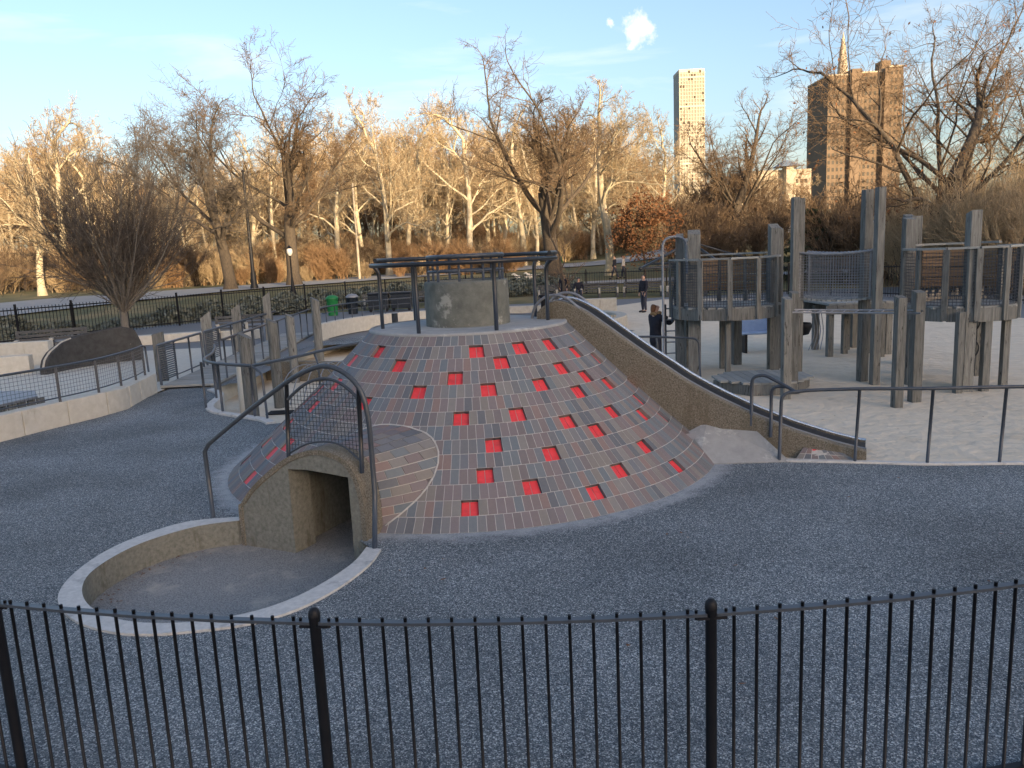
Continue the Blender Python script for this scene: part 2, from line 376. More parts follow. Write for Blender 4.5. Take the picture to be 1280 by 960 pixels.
me.polygons.foreach_set('use_smooth', [True]*len(me.polygons)); me.materials.append(M['grass'])
tag(link_mesh('ground', me), kind='structure')

MC = V((-.6, 11.35))                     # axis of the brick mound
PIT_OUT = [(-3.22,8.62),(-3.83,8.53),(-4.20,8.09),(-4.36,7.61),(-4.35,7.03),(-4.19,6.55),(-3.85,6.15),(-3.46,5.90),(-3.09,5.79),(-2.70,5.80),(-2.24,5.89),(-1.90,6.12),(-1.63,6.53),(-1.45,7.02),(-1.40,7.40)]
PIT_IN  = [(-3.20,8.47),(-3.63,8.34),(-4.00,7.96),(-4.16,7.56),(-4.19,7.10),(-4.05,6.70),(-3.78,6.34),(-3.42,6.08),(-3.08,5.97),(-2.72,5.96),(-2.34,6.06),(-2.04,6.28),(-1.80,6.63),(-1.62,7.06),(-1.56,7.46)]
PIT_OUT_s = [tuple(p) for p in bez([(*p,0) for p in PIT_OUT], 4)]
PIT_IN_s = [tuple(p) for p in bez([(*p,0) for p in PIT_IN], 4)]
PAo, PBo = V((-3.17,8.44)), V((-1.60,7.70))            # portal face line
EP = (PBo-PAo)/np.linalg.norm(PBo-PAo); AX = V((-EP[1], EP[0]))   # along face, and into the mound
def prt(s, d, z): p = PAo+EP*s+AX*d; return (p[0], p[1], z)

def circ(c, r, a0, a1, n): return [(c[0]+r*math.cos(a0+(a1-a0)*i/n), c[1]+r*math.sin(a0+(a1-a0)*i/n)) for i in range(n+1)]
# the sunken yard on the far left of the mound
YARD = [(-4.50,13.95),(-4.75,14.30),(-5.15,14.62),(-5.62,14.98),(-6.05,15.35),(-6.36,15.85),(-6.50,16.4),(-6.62,17.1),(-6.85,17.7),(-7.25,18.25),(-7.30,18.75),(-7.30,27.0),(-6.6,29.6),(-3.2,31.4),(-1.0,29.0),(-.2,24.0),(-.2,16.5),(-2.6,14.6)]
def filled(name, outer, holes, z, mat_, kind='structure'):
    bm = bmesh.new(); edges = []
    for loop in [outer]+holes:
        vs = [bm.verts.new((p[0], p[1], z)) for p in loop]
        edges += [bm.edges.new((vs[i], vs[(i+1)%len(vs)])) for i in range(len(vs))]
    bmesh.ops.triangle_fill(bm, use_beauty=True, use_dissolve=False, edges=edges)
    for f in bm.faces:
        if f.normal.z < 0: f.normal_flip()
    me = bpy.data.meshes.new(name); bm.to_mesh(me); bm.free(); me.materials.append(mat_)
    return tag(link_mesh(name, me), kind=kind)
mid_cut = [prt(1.66,-.02,0), prt(1.60,2.45,0), prt(.45,2.45,0), prt(.03,-.02,0)]
pit_hole = [((a[0]+b[0])/2, (a[1]+b[1])/2) for a, b in zip(PIT_OUT_s, PIT_IN_s)]
pit_hole = pit_hole + [mid_cut[0][:2], mid_cut[1][:2], mid_cut[2][:2], mid_cut[3][:2]]
RUB = [(-30,-8),(18,-8),(18,7.2),(12.5,8.15),(9.0,8.86),(6.45,9.30),(5.3,9.46),(4.6,9.66),(3.6,9.93),(3.0,10.4),(2.6,12.4),(1.6,15.5),(-.4,24.2),(-1.0,29.0),(-3.2,31.5),(-6.4,29.9),(-7.15,27.1),(-7.15,18.92),(-8.45,18.80),(-8.5,17.6),(-8.25,16.2),(-8.48,15.3),(-8.88,14.35),(-9.25,13.4),(-10.4,11.3),(-12.5,8.6),(-18,4)]
filled('rubber_surface', RUB, [pit_hole, YARD], 0.0, M['rubber'])
# pit floor slopes to the tunnel
b_ = MB(); fl = [(p[0], p[1], -.26) for p in PIT_IN_s]
far = [prt(1.50,.05,-.26), prt(1.50,2.2,-.34), prt(.80,2.2,-.34), prt(.80,.05,-.26)]
poly = [(p[0]+ (p[0]+2.6)*.03, p[1]+(p[1]-7.1)*.03, p[2]) for p in fl]
b_.add(poly+[prt(1.72,.02,-.26), prt(.02,.02,-.26)], [tuple(range(len(poly)+2))[::-1]])
b_.add([prt(1.70,.0,-.264), prt(1.70,2.4,-.30), prt(.5,2.4,-.30), prt(.5,.0,-.264)], [(0,1,2,3)])
tag(b_.build('pit_floor', M['pitfloor']), kind='structure')
filled('asphalt_pavement', [(-26,-9),(26,-9),(26,45.0),(19,47.2),(10,48.5),(0,50.2),(-8,49.5),(-14,45.5),(-19,40.5),(-24,34.5)], [[(-17,0),(-10,-6),(11,-6),(11,7),(4,9),(2.5,11),(1.2,15),(-.6,23),(-1.4,28.4),(-3.4,30.8),(-6,29.2),(-6.8,26.8),(-6.8,19.4),(-9,18.6),(-9.5,13.6),(-13,8)]], -.012, M['asphalt'])
filled('sand_play_area', [(2.2,16.5),(2.9,10.6),(3.6,10.0),(4.6,9.74),(5.3,9.54),(6.45,9.38),(9.0,8.94),(12.5,8.23),(18,7.3),(19.5,14),(18.6,20),(17.0,27.2),(14.6,36),(12,42.4),(8.6,43.4),(5.0,39.5),(3.2,35),(3.1,29.6),(4.5,27.5),(2.6,24.2),(1.6,20.0)], [], .004, M['sand'])
filled('pale_paved_court', [(-9.3,13.4),(-8.95,14.4),(-8.55,15.4),(-8.3,16.2),(-8.5,17.6),(-8.6,18.9),(-9.1,23),(-9.6,28.5),(-16,28),(-23.5,30.5),(-24,24),(-20,14),(-14,7)], [], .004, M['conc_pale'])

# sunken yard: floor and retaining wall
filled('sunken_yard_floor', YARD, [], -.45, M['sand'])
y_ = MB(); nY = len(YARD)
y_.strip([(*p,-.46) for p in YARD+YARD[:1]], [(*p,-.001) for p in YARD+YARD[:1]])
tag(y_.build('sunken_yard_wall', M['conc_pale']), kind='structure')
# kerbs
def kerb(name, label, path, wdt, z0, z1, mat_, n=4):
    k = MB(); k.wall([tuple(p) for p in bez([(*p,0) for p in path], n)], wdt, z0, z1)
    return tag(k.build(name, mat_, bevel=.012), label, 'kerb')
kerb('kerb', 'pale curved kerb ringing the sunken yard left of the brick mound', YARD[:10], .17, -.44, .045, M['kerb'])
kerb('kerb', 'thin concrete kerb between blue rubber and sand under the right handrail', [(3.62,9.955),(4.6,9.70),(5.3,9.50),(6.45,9.34),(9.0,8.90),(12.5,8.19),(18,7.25)], .09, -.1, .03, M['kerb'])
# pit kerb: flat pale rim with a stained inner face
pk = thing('pit_kerb', 'curved pale concrete rim with stained inner wall around the sunken tunnel pit', 'kerb', (-2.7,7,0))
r_ = MB(); A = [(p[0],p[1],.022) for p in PIT_OUT_s]; B = [(p[0],p[1],.026) for p in PIT_IN_s]
r_.strip(B, A); r_.strip(A, [(p[0],p[1],-.05) for p in PIT_OUT_s])
r_.build('rim', M['kerb'], pk)
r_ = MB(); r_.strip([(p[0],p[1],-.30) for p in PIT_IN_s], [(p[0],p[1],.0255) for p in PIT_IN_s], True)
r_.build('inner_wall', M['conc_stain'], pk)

# ------------------------------------------------------------------ the brick mound
P0, P1, P2 = V((1.42,1.92)), V((2.275,1.04)), V((3.55,0))
_t = np.linspace(0,1.15,800); PROF = np.array([(1-u)**2*P0+2*u*(1-u)*P1+u*u*P2 for u in _t])
PS = np.concatenate([[0], np.cumsum(np.linalg.norm(np.diff(PROF,axis=0),axis=1))])
def prof(s):
    r, z = np.interp(s, PS, PROF[:,0]), np.interp(s, PS, PROF[:,1]); r2, z2 = np.interp(s+.02, PS, PROF[:,0]), np.interp(s+.02, PS, PROF[:,1])
    d = V((r2-r, z2-z)); d /= np.linalg.norm(d)
    return r, z, (-d[1], d[0])                    # outward normal (r, z)
def cone_z(r): return float(np.interp(r, PROF[:,0], PROF[:,1], left=1.92, right=-1))
def mpt(s, a, off):
    r, z, n = prof(s); r += n[0]*off; z += n[1]*off
    return (MC[0]+r*math.cos(a), MC[1]+r*math.sin(a), z)
ARCH = [(0,-.3),(.0,.18),(.05,.25),(.19,.41),(.37,.56),(.55,.69),(.74,.81),(.94,.89),(1.14,.935),(1.30,.93),(1.42,.90),(1.54,.845),(1.63,.74),(1.69,.60),(1.725,.42),(1.735,.2),(1.735,-.3)]
ARs = [p[0] for p in ARCH[1:-1]]; ARz = [p[1] for p in ARCH[1:-1]]
def arch_z(s): return float(np.interp(s, ARs, ARz, left=-1, right=-1))
def in_hood(p, marg=0.0):
    q = V(p[:2])-PAo; s, d = q@EP, q@AX
    return d > -.05 and d < 1.9 and 0 < s < 1.735 and p[2] < arch_z(s)-marg
SA, SB = V((.72,11.45)), V((4.6,9.75)); SD = (SB-SA)/np.linalg.norm(SB-SA); SN = V((-SD[1],SD[0]))   # slide near wall line; SN points away from viewer
if SN[1] < 0: SN = -SN
def behind_slide(p): q = V(p[:2])-SA; return q@SN > .05 and q@SD > -.6
COURSE = .205; NC = 15
REDS = [(1,-134.6),(2,-117.6),(2,-151.7),(4,-104.7),(1,-85.5),(3,-92.1),(4,-80.8),(6,-90.7),(1,-64.5),(2,-72.8),(8,-81.6),(6,-73.4),(10,-85.6),(12,-89.3),(11,-75.5),(1,-45.2),(2,-32.6),(3,-21.3),(3,-50.7),(4,-40.2),(5,-31.2),(6,-9.8),(5,-50.1),(7,-21.5),(4,-61.2),(7,-43.1),(8,-30.2),(7,-60.6),(8,-52.6),(9,-4.1),(10,-42.7),(9,-19.6),(11,-16.3),(10,-8.5),(9,-69.7),(11,-54.5),(12,-37.8),(12,-62.5),(5,-125.2),(5,-163.6),(4,-149.2),(6,-151.9),(6,-166),(8,-158.9),(7,-169),(9,-146.4),(9,-172),(10,-163.2),(12,-166.7),(12,-149.5),(11,-174),(10,-151.0)]
mound = thing('brick_mound', 'broad round climbing mound of grey bricks dotted with red footholds and a flat top', 'play mound', (MC[0],MC[1],0))
bricks = []; mort = MB(); holds = []
JT = .0075
for k in range(NC):
    s0, s1 = k*COURSE, (k+1)*COURSE
    rm = prof((s0+s1)/2)[0]; n = int(round(2*PI*rm/.098)); da = 2*PI/n; ph = rnd.random()*da
    redset = set()
    for kk, az in REDS:
        if kk != k: continue
        j = int(round((rad(az)-ph)/da - 1)) % n
        redset.add(j); redset.add((j+1) % n); holds.append((k, ph+j*da, da, s0, s1))
    for j in range(n):
        a0, a1 = ph+j*da, ph+(j+1)*da; am = (a0+a1)/2
        pc = mpt((s0+s1)/2, am, 0)
        if behind_slide(mpt(s0, am, 0)) and behind_slide(mpt(s1, am, 0)): continue
        if pc[2] < -.12 : continue
        # cells on the hidden far side stay as plain mortar-backed bricks too (real geometry all round)
        if in_hood(pc, .08): continue
        if j in redset: continue
        mort.add([mpt(s0,a0,-.0012), mpt(s1,a0,-.0012), mpt(s1,a1,-.0012), mpt(s0,a1,-.0012)], [(0,1,2,3)])
        w0 = JT/ (2*prof(s0)[0]+.01); h = rnd.uniform(.0,.0022); jt = rnd.uniform(-.0012,.0012)
        aa0, aa1 = a0+JT/2/rm, a1-JT/2/rm; ss0, ss1 = s0+JT*.6+jt, s1-JT*.6+jt
        q = []
        for off in (-.06, h):
            for s_, a_ in ((ss0,aa0),(ss1,aa0),(ss1,aa1),(ss0,aa1)): q.append(mpt(s_, a_, off))
        dist = math.hypot(pc[0], pc[1])
        facing = (pc[0]-MC[0])*(-pc[0])+(pc[1]-MC[1])*(-pc[1])
        bricks.append((facing > -.5*0, dist/(max(.05, facing/ (dist*rm))), q, rnd.random()))
bricks.sort(key=lambda b: (not b[0], b[1]))
for i, (fc, dd, q, tone) in enumerate(bricks[:300]):
    b_ = MB(); b_.ct = tone; b_.hexa(q); b_.build('brick', M['brick'], mound, tone=True)
b_ = MB()
for fc, dd, q, tone in bricks[300:]: b_.ct = tone; b_.hexa(q)
b_.build('brickwork', M['brick'], mound, kind='stuff', tone=True)
mort.build('mortar_bed', M['mortar'], mound)
for k, a, da, s0, s1 in holds:
    dp_ = .018 if math.degrees(math.atan2(math.sin(a),math.cos(a))) < -140 else .044               # recessed red footholds: two plates set 5 cm deep with a mortar line between
    if in_hood(mpt((s0+s1)/2, a+da, -.05)): continue
    f_ = MB(); e = .004/prof(s0)[0]
    for c0, c1 in ((a+e, a+da-e), (a+da+e, a+2*da-e)):
        f_.hexa([mpt(s_, a_, o_) for o_ in (-.075,-dp_) for s_, a_ in ((s0+.004,c0),(s1-.004,c0),(s1-.004,c1),(s0+.004,c1))])
    fo = f_.build('foothold', M['red'], mound)
    g_ = MB(); g_.add([mpt(s_, a_, -dp_-.006) for s_, a_ in ((s0,a),(s1,a),(s1,a+2*da),(s0,a+2*da))], [(0,1,2,3)])
    g_.build('grout_line', M['mortar'], fo)
# core below the bricks so that no gap lets light through
c_ = MB(); c_.lathe((MC[0],MC[1],0), [(prof(s)[0]-.075*prof(s)[2][0], prof(s)[1]-.075*prof(s)[2][1]) for s in np.linspace(0,COURSE*14.6,14)]+[(3.5,-.5)], 72, rad(-95), rad(215)) if False else None
top = MB(); top.lathe((MC[0],MC[1],0), [(0.001,1.925),(1.36,1.922),(1.425,1.915),(1.43,1.86)], 72)
top.build('platform', M['slab'], mound)
rim_ = MB(); rim_.lathe((MC[0],MC[1],0), [(1.40,1.926),(1.435,1.924),(1.455,1.905),(1.45,1.88)], 96); rim_.build('platform_rim', M['slab'], mound)
sk = MB(); sk.lathe((MC[0],MC[1],0), [(3.57,-.02),(3.57,-.5)], 48, rad(95), rad(175)); sk.build('skirt_wall', M['conc_pale'], mound)

# drum and its guard on the platform
drum = thing('concrete_drum', 'hollow mottled concrete drum in the middle of the mound platform', 'drum', (-.60,11.30,1.925))
d_ = MB(); d_.lathe((-.60,11.30,1.923), [(.615,0),(.612,.60),(.60,.635),(.50,.635),(.49,.62),(.49,.0)], 56); d_.build('wall', M['conc_drum'], drum)
gd = thing('drum_guard', 'dark steel cage ring standing on top of the concrete drum', 'railing', (-.60,11.30,2.55))
g_ = MB(); g_.tube([(-.60+.545*math.cos(a),11.30+.545*math.sin(a),2.905) for a in np.linspace(0,2*PI,41)[:-1]], .03, 8, True); g_.build('top_ring', M['steel_dark'], gd)
g_ = MB(); g_.tube([(-.60+.545*math.cos(a),11.30+.545*math.sin(a),2.70) for a in np.linspace(0,2*PI,41)[:-1]], .020, 6, True); g_.build('middle_ring', M['steel_dark'], gd)
for i in range(10):
    a = 2*PI*i/10+.2; g_ = MB(); g_.tube([(-.60+.545*math.cos(a),11.30+.545*math.sin(a),z) for z in (2.555,2.89)], .021, 6); g_.build('bar', M['steel_dark'], gd)
rr = thing('ring_railing', 'thick dark ring handrail on curved posts round the top of the mound', 'railing', (MC[0],MC[1],1.92))
RC = (-.62, 11.32); RA0, RA1 = rad(-42), rad(-42-318+30)
for a0, a1, zr_ in ((25,-205,2.825),(-24,172,2.895)):
    arc = [(RC[0]+1.335*math.cos(a), RC[1]+1.335*math.sin(a), zr_) for a in np.linspace(rad(a0), rad(a1), 48)]
    g_ = MB(); g_.tube(arc, .032, 10); g_.build('top_rail', M['steel_rail'], rr)
for x, y in ((-1.20,10.13),(-.17,10.09),(-1.83,11.10),(.57,11.28),(.42,12.0),(-1.50,12.35)):
    dx, dy = x-RC[0], y-RC[1]; L = math.hypot(dx, dy); ux, uy = dx/L, dy/L
    pts = fillet([(x,y,1.92),(x,y,2.74),(RC[0]+ux*1.335,RC[1]+uy*1.335,2.85)], .1)
    g_ = MB(); g_.tube(pts, .028, 8); g_.build('post', M['steel_rail'], rr)

# ------------------------------------------------------------------ tunnel hood
hood = thing('tunnel_hood', 'arched concrete tunnel mouth cut into the left foot of the brick mound', 'tunnel', (*prt(.9,0,0)[:2],0))
def arch_pts(d, off=0.0, z_low=None):
    pts = []
    for s_, z_ in bez([(p[0],p[1],0) for p in ARCH], 4) and [(p[0],p[1]) for p in bez([(p[0],p[1],0) for p in ARCH], 4)]:
        pts.append((s_, z_))
    c = V((.9,.25)); o = []
    for s_, z_ in pts:
        v = V((s_,z_))-c; L = np.linalg.norm(v); v = v*(1+off/L); q = c+v; o.append(prt(q[0], d, q[1]))
    return o
OP = [(.76,-.32),(.76,.705),(1.0,.715),(1.27,.70),(1.56,.675),(1.56,-.32)]      # opening
b_ = MB()
A0 = arch_pts(0.0); n0 = len(A0)
# front face: fill between arch and opening
bm = bmesh.new(); edges = []
ring = [bm.verts.new(p) for p in A0]; opv = [bm.verts.new(prt(p[0],0.0,p[1])) for p in OP[::-1]]
loop = ring+opv
for i in range(len(loop)): edges.append(bm.edges.new((loop[i], loop[(i+1)%len(loop)])))
bmesh.ops.triangle_fill(bm, use_beauty=True, edges=edges)
for f in bm.faces:
    if f.normal.y > 0: f.normal_flip()
bmesh.ops.translate(bm, verts=bm.verts, vec=-WL[hood.name])
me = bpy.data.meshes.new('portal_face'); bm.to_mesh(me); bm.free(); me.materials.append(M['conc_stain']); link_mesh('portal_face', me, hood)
b_ = MB(); b_.strip(arch_pts(0.0), arch_pts(.30), True); b_.strip(arch_pts(-.012,.012), arch_pts(.0,.012), True); b_.strip(arch_pts(-.012,-.045), arch_pts(-.012,.012), True); b_.strip(arch_pts(0,-.05), arch_pts(-.012,-.045), True)
b_.build('arch_band', M['aggregate'], hood)
b_ = MB(); e1 = [prt(p[0],0,p[1]) for p in OP]; e2 = [prt(p[0],.34,p[1]) for p in OP]; b_.strip(e2, e1)
b_.build('reveal', M['conc_stain'], hood)
# inner passage: wider than the doorway, turning into the mound
b_ = MB()
sec = [(.62,-.32),(.62,.72),(1.565,.70),(1.565,-.32)]
b_.strip([prt(p[0],2.4,p[1]) for p in sec], [prt(p[0],.34,p[1]) for p in sec])
b_.add([prt(p[0],2.4,p[1]) for p in sec], [(0,1,2,3)])
b_.add([prt(.62,.341,-.32),prt(.62,.341,.74),prt(.76,.341,.74),prt(.76,.341,-.32)], [(0,1,2,3)]); b_.add([prt(1.56,.341,-.32),prt(1.56,.341,.69),prt(1.565,.341,.69),prt(1.565,.341,-.32)], [(0,1,2,3)])
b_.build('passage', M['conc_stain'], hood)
b_ = MB(); b_.hexa([prt(s_,d_,z_) for z_ in (-.32,-.13) for s_, d_ in ((1.30,1.3),(1.56,1.0),(1.56,2.38),(.75,2.38))]); b_.build('ledge', M['conc_stain'], hood)
# brick cladding of the hood
U = bez([(p[0],p[1],0) for p in ARCH[1:-1]]+[], 8); U = [(p[0],p[1]) for p in U]; U.append((1.737,-.05))
UL = np.concatenate([[0], np.cumsum([math.hypot(U[i+1][0]-U[i][0],U[i+1][1]-U[i][1]) for i in range(len(U)-1)])])
def hpt(u, d, off):
    s_, z_ = np.interp(u, UL, [p[0] for p in U]), np.interp(u, UL, [p[1] for p in U])
    s2, z2 = np.interp(u+.03, UL, [p[0] for p in U]), np.interp(u+.03, UL, [p[1] for p in U]); s1, z1 = np.interp(u-.03, UL, [p[0] for p in U]), np.interp(u-.03, UL, [p[1] for p in U])
    t = V((s2-s1, z2-z1)); t /= np.linalg.norm(t)+1e-9
    flare = .62*min(1,max(0,(u/UL[-1]-.50)*2.6))*max(0,d-.30)**.85
    return prt(s_-t[1]*off+flare, d, z_+t[0]*off)
hb = []; hm = MB(); hr_ = []
HRED = set()
u = 0.0; row = 0; uh = .098
while u+uh <= UL[-1]+.02:
    right = u > .52*UL[-1]; d = .30 - (.1 if row % 2 and right else 0.0); ci = -1
    while d < 1.75:
        d0, d1 = max(d,.30), d+.205; ci += 1
        if d1-d0 > .03:
            pc = hpt(u+uh/2, (d0+d1)/2, 0)
            if pc[2] > cone_z(np.linalg.norm(V(pc[:2])-MC))-.06 and (row, ci) in HRED:
                hr_.append((u, d0, d1)); d += .205; continue
            if pc[2] > cone_z(np.linalg.norm(V(pc[:2])-MC))-.06:
                q = [hpt(uu, dd, o_) for o_ in (-.05, rnd.uniform(.001,.003)) for uu, dd in ((u+.005,d0+.005),(u+.005,d1-.005),(u+uh-.005,d1-.005),(u+uh-.005,d0+.005))]
                hb.append((q[0:4][::-1]+q[4:8][::-1], rnd.random()))
                hm.add([hpt(uu, dd, -.0065) for uu, dd in ((u,d0),(u+uh,d0),(u+uh,d1),(u,d1))], [(0,1,2,3)])
        d += .205
    u += uh; row += 1
for q, tone in hb:
    b_ = MB(); b_.ct = tone; b_.hexa(q); b_.build('brick', M['brick'], hood, tone=True)
for u_, d0, d1 in hr_:
    b_ = MB(); b_.hexa([hpt(uu, dd, o_) for o_ in (-.07,-.04) for uu, dd in ((u_+.004,d0+.005),(u_+.004,d1-.005),(u_+uh-.004,d1-.005),(u_+uh-.004,d0+.005))][0:4][::-1]+[hpt(uu, dd, -.04) for uu, dd in ((u_+.004,d0+.005),(u_+.004,d1-.005),(u_+uh-.004,d1-.005),(u_+uh-.004,d0+.005))][::-1]); b_.build('foothold', M['red'], hood)
hm.build('mortar_bed', M['mortar'], hood)
# mortar bead along the valley between hood and mound
bead = []
for uu in np.linspace(.02, UL[-1]-.02, 50):
    for dd in np.arange(.30, 1.9, .01):
        p = hpt(uu, dd, .0)
        if p[2] <= cone_z(np.linalg.norm(V(p[:2])-MC)): break
    bead.append(p)
b_ = MB(); b_.tube(bead, .013, 6); b_.build('mortar_bead', M['mortar'], hood)

# arched railing over the tunnel mouth
ar = thing('arch_railing', 'arched dark steel handrail with wire mesh panel over the tunnel mouth', 'railing', (*prt(.9,.05,0)[:2],0))
RD = .06
def rp(s_, z_): return prt(s_, RD, z_)
arc = [rp(-.5,0), rp(-.52,.84)]
ct = bez([(-.52,.84,0),(.1,1.24,0),(.76,1.63,0),(1.05,1.77,0),(1.32,1.84,0),(1.57,1.78,0),(1.76,1.60,0),(1.83,1.32,0),(1.84,1.0,0)], 5)
pth = [(-.5,0.0)] + [(-.515,.80)] + [(p[0],p[1]) for p in ct[1:]] + [(1.84,.5)]
b_ = MB(); b_.tube([rp(*p) for p in pth]+[(-1.47,7.42,.0)], .027, 10); b_.build('handrail', M['steel_dark'], ar)
fr = thing  # noqa
b_ = MB(); b_.tube([rp(.80,1.63), rp(.73,.80)], .024, 8); b_.build('post', M['steel_rail'], ar)
b_ = MB(); b_.tube([rp(1.74,1.62), rp(1.70,.72)], .024, 8); b_.build('post', M['steel_rail'], ar)
topc = bez([(.80,1.47,0),(1.05,1.64,0),(1.31,1.71,0),(1.53,1.66,0),(1.72,1.52,0)], 5); botc = bez([(.74,.86,0),(1.0,.985,0),(1.28,1.03,0),(1.5,.985,0),(1.70,.84,0)], 5)
b_ = MB(); b_.tube([rp(p[0],p[1]) for p in topc], .018, 6); b_.tube([rp(p[0],p[1]) for p in botc], .012, 6); b_.build('panel_frame', M['steel_dark'], ar)
b_ = MB(); tx, tz, bx_, bz_ = [p[0] for p in topc],[p[1] for p in topc],[p[0] for p in botc],[p[1] for p in botc]
for x in np.arange(.80,1.72,.045): b_.tube([rp(x, np.interp(x,bx_,bz_)), rp(x, np.interp(x,tx,tz))], .0028, 4, caps=False)
for z in np.arange(.88,1.71,.045):
    okx = [x for x in np.arange(.76,1.72,.02) if np.interp(x,bx_,bz_) < z < np.interp(x,tx,tz)]
    if not okx: continue
    seg = [okx[0]]
    for a_, c_ in zip(okx, okx[1:]):
        if c_-a_ > .03: b_.tube([rp(seg[0],z), rp(a_,z)], .0028, 4, caps=False) if a_ > seg[0] else None; seg = [c_]
    if okx[-1] > seg[0]: b_.tube([rp(seg[0],z), rp(okx[-1],z)], .0028, 4, caps=False)
b_.build('wire_mesh', M['steel_rail'], ar, kind='stuff')

# ------------------------------------------------------------------ slide down the mound
SLs = [0,.12,.26,.45,.72,1.0,1.3,1.6,1.87,2.15,2.42,2.8,3.1,3.33,3.6,3.85,4.10,4.24]
SLz = [2.19,2.17,2.11,2.01,1.82,1.62,1.41,1.22,1.04,.885,.75,.58,.465,.38,.30,.23,.175,.15]
sl = thing('slide', 'long brown concrete slide with a steel chute running down the right of the mound', 'slide', (2.6,10.6,0))
def spt(s_, o_, z_): p = SA+SD*s_+SN*o_; return (p[0],p[1],z_)
ss = np.linspace(-.32,4.24,48)
def sz(s_): return float(np.interp(s_, SLs, SLz)) if s_ >= 0 else 2.19-1.6*s_*s_
for o0, o1, nm in ((-.02,.13,'near_wall'),(.53,.66,'far_wall')):
    b_ = MB()
    Lb = [spt(s_,o0,-.05) for s_ in ss]; Lt = [spt(s_,o0,sz(s_)-.015) for s_ in ss]; Lt2 = [spt(s_,o0+.02,sz(s_)) for s_ in ss]; Rt2 = [spt(s_,o1-.02,sz(s_)) for s_ in ss]; Rt = [spt(s_,o1,sz(s_)-.015) for s_ in ss]; Rb = [spt(s_,o1,-.05) for s_ in ss]
    b_.strip(Lb,Lt); b_.strip(Lt,Lt2); b_.strip(Lt2,Rt2); b_.strip(Rt2,Rt); b_.strip(Rt,Rb)
    n_ = len(ss)-1
    cap = [Lb[n_],Lt[n_],Lt2[n_],Rt2[n_],Rt[n_],Rb[n_]]
    b_.add(cap, [(0,1,2,3,4,5)]); b_.add([Lb[0],Lt[0],Lt2[0],Rt2[0],Rt[0],Rb[0]], [(5,4,3,2,1,0)])
    b_.build(nm, M['aggregate'], sl)
b_ = MB(); b_.strip([spt(s_,.13,sz(s_)-.16) for s_ in ss],[spt(s_,.53,sz(s_)-.16) for s_ in ss], True); b_.build('chute_bed', M['steel_dark'], sl)
b_ = MB(); b_.strip([spt(s_,.527,sz(s_)-.16) for s_ in ss],[spt(s_,.527,sz(s_)-.02) for s_ in ss], True); b_.strip([spt(s_,.133,sz(s_)-.02) for s_ in ss],[spt(s_,.133,sz(s_)-.16) for s_ in ss], True); b_.build('chute_side', M['steel_dark'], sl)
b_ = MB(); b_.tube([spt(s_,.545,sz(s_)+.010) for s_ in ss], .024, 6); b_.build('steel_edge', M['galv'], sl)
b_ = MB(); b_.tube([spt(s_,.11,sz(s_)+.003) for s_ in ss], .012, 6); b_.build('steel_edge', M['galv_dull'], sl)
for o_ in (.03,.60):
    pts = bez([spt(-.42,o_,1.925),spt(-.36,o_,2.10),spt(-.20,o_,2.24),spt(-.02,o_,2.27),spt(.16,o_,2.21),spt(.34,o_,2.06)], 6)
    b_ = MB(); b_.tube(pts, .022, 8); b_.build('grab_hoop', M['galv_dull'], sl)

# landing apron between the mound and the slide
b_ = MB()
ap = [(2.66,9.96,-.05),(3.64,9.93,-.05),(3.66,10.12,.10),(3.55,10.31,.27),(2.92,10.60,.42),(2.60,10.75,.43),(2.45,10.6,.40),(2.55,10.3,.22)]
AP = [(2.45,9.98,.012),(3.66,9.905,.012),(3.27,10.36,.42),(2.73,10.60,.44),(2.25,10.52,.24)]
b_.add(AP, [(0,1,3),(1,2,3),(0,3,4)])
b_.strip([(p[0],p[1],-.06) for p in AP+AP[:1]],[p for p in AP+AP[:1]])
tag(b_.build('landing_apron', M['slab']), 'grey concrete apron sloping up beside the foot of the slide', 'apron')
pt_ = thing('brick_apron', 'small sloping brick patch with one red foothold under the slide foot', 'paving', (3.95,9.93,0))
def apq(u, v, o): # u along slide 0..1, v up 0..1
    p0 = V((3.74,9.95,.01)); p1 = V((4.52,9.73,.004)); p2 = V((4.28,9.885,.14)); p3 = V((3.90,10.05,.165))
    p = (1-u)*(1-v)*p0+u*(1-v)*p1+u*v*p2+(1-u)*v*p3; return (p[0], p[1]-o*.6, p[2]+o*.8)
b_ = MB(); b_.add([apq(0,0,-.005),apq(1,0,-.005),apq(1,1,-.005),apq(0,1,-.005)], [(0,1,2,3)]); b_.build('mortar_bed', M['mortar'], pt_)
for i in range(8):
    for j in range(2):
        b_ = MB(); b_.ct = rnd.random(); u0, u1, v0, v1 = (i+.06)/8,(i+.94)/8,(j+.06)/2,(j+.94)/2
        red = (j == 1 and i in (2,3))
        b_.hexa([apq(u,v,o) for o in (-.03,(.0045 if not red else -.002)) for u,v in ((u0,v0),(u1,v0),(u1,v1),(u0,v1))])
        b_.build('foothold' if red else 'brick', M['red'] if red else M['brick'], pt_, tone=True)

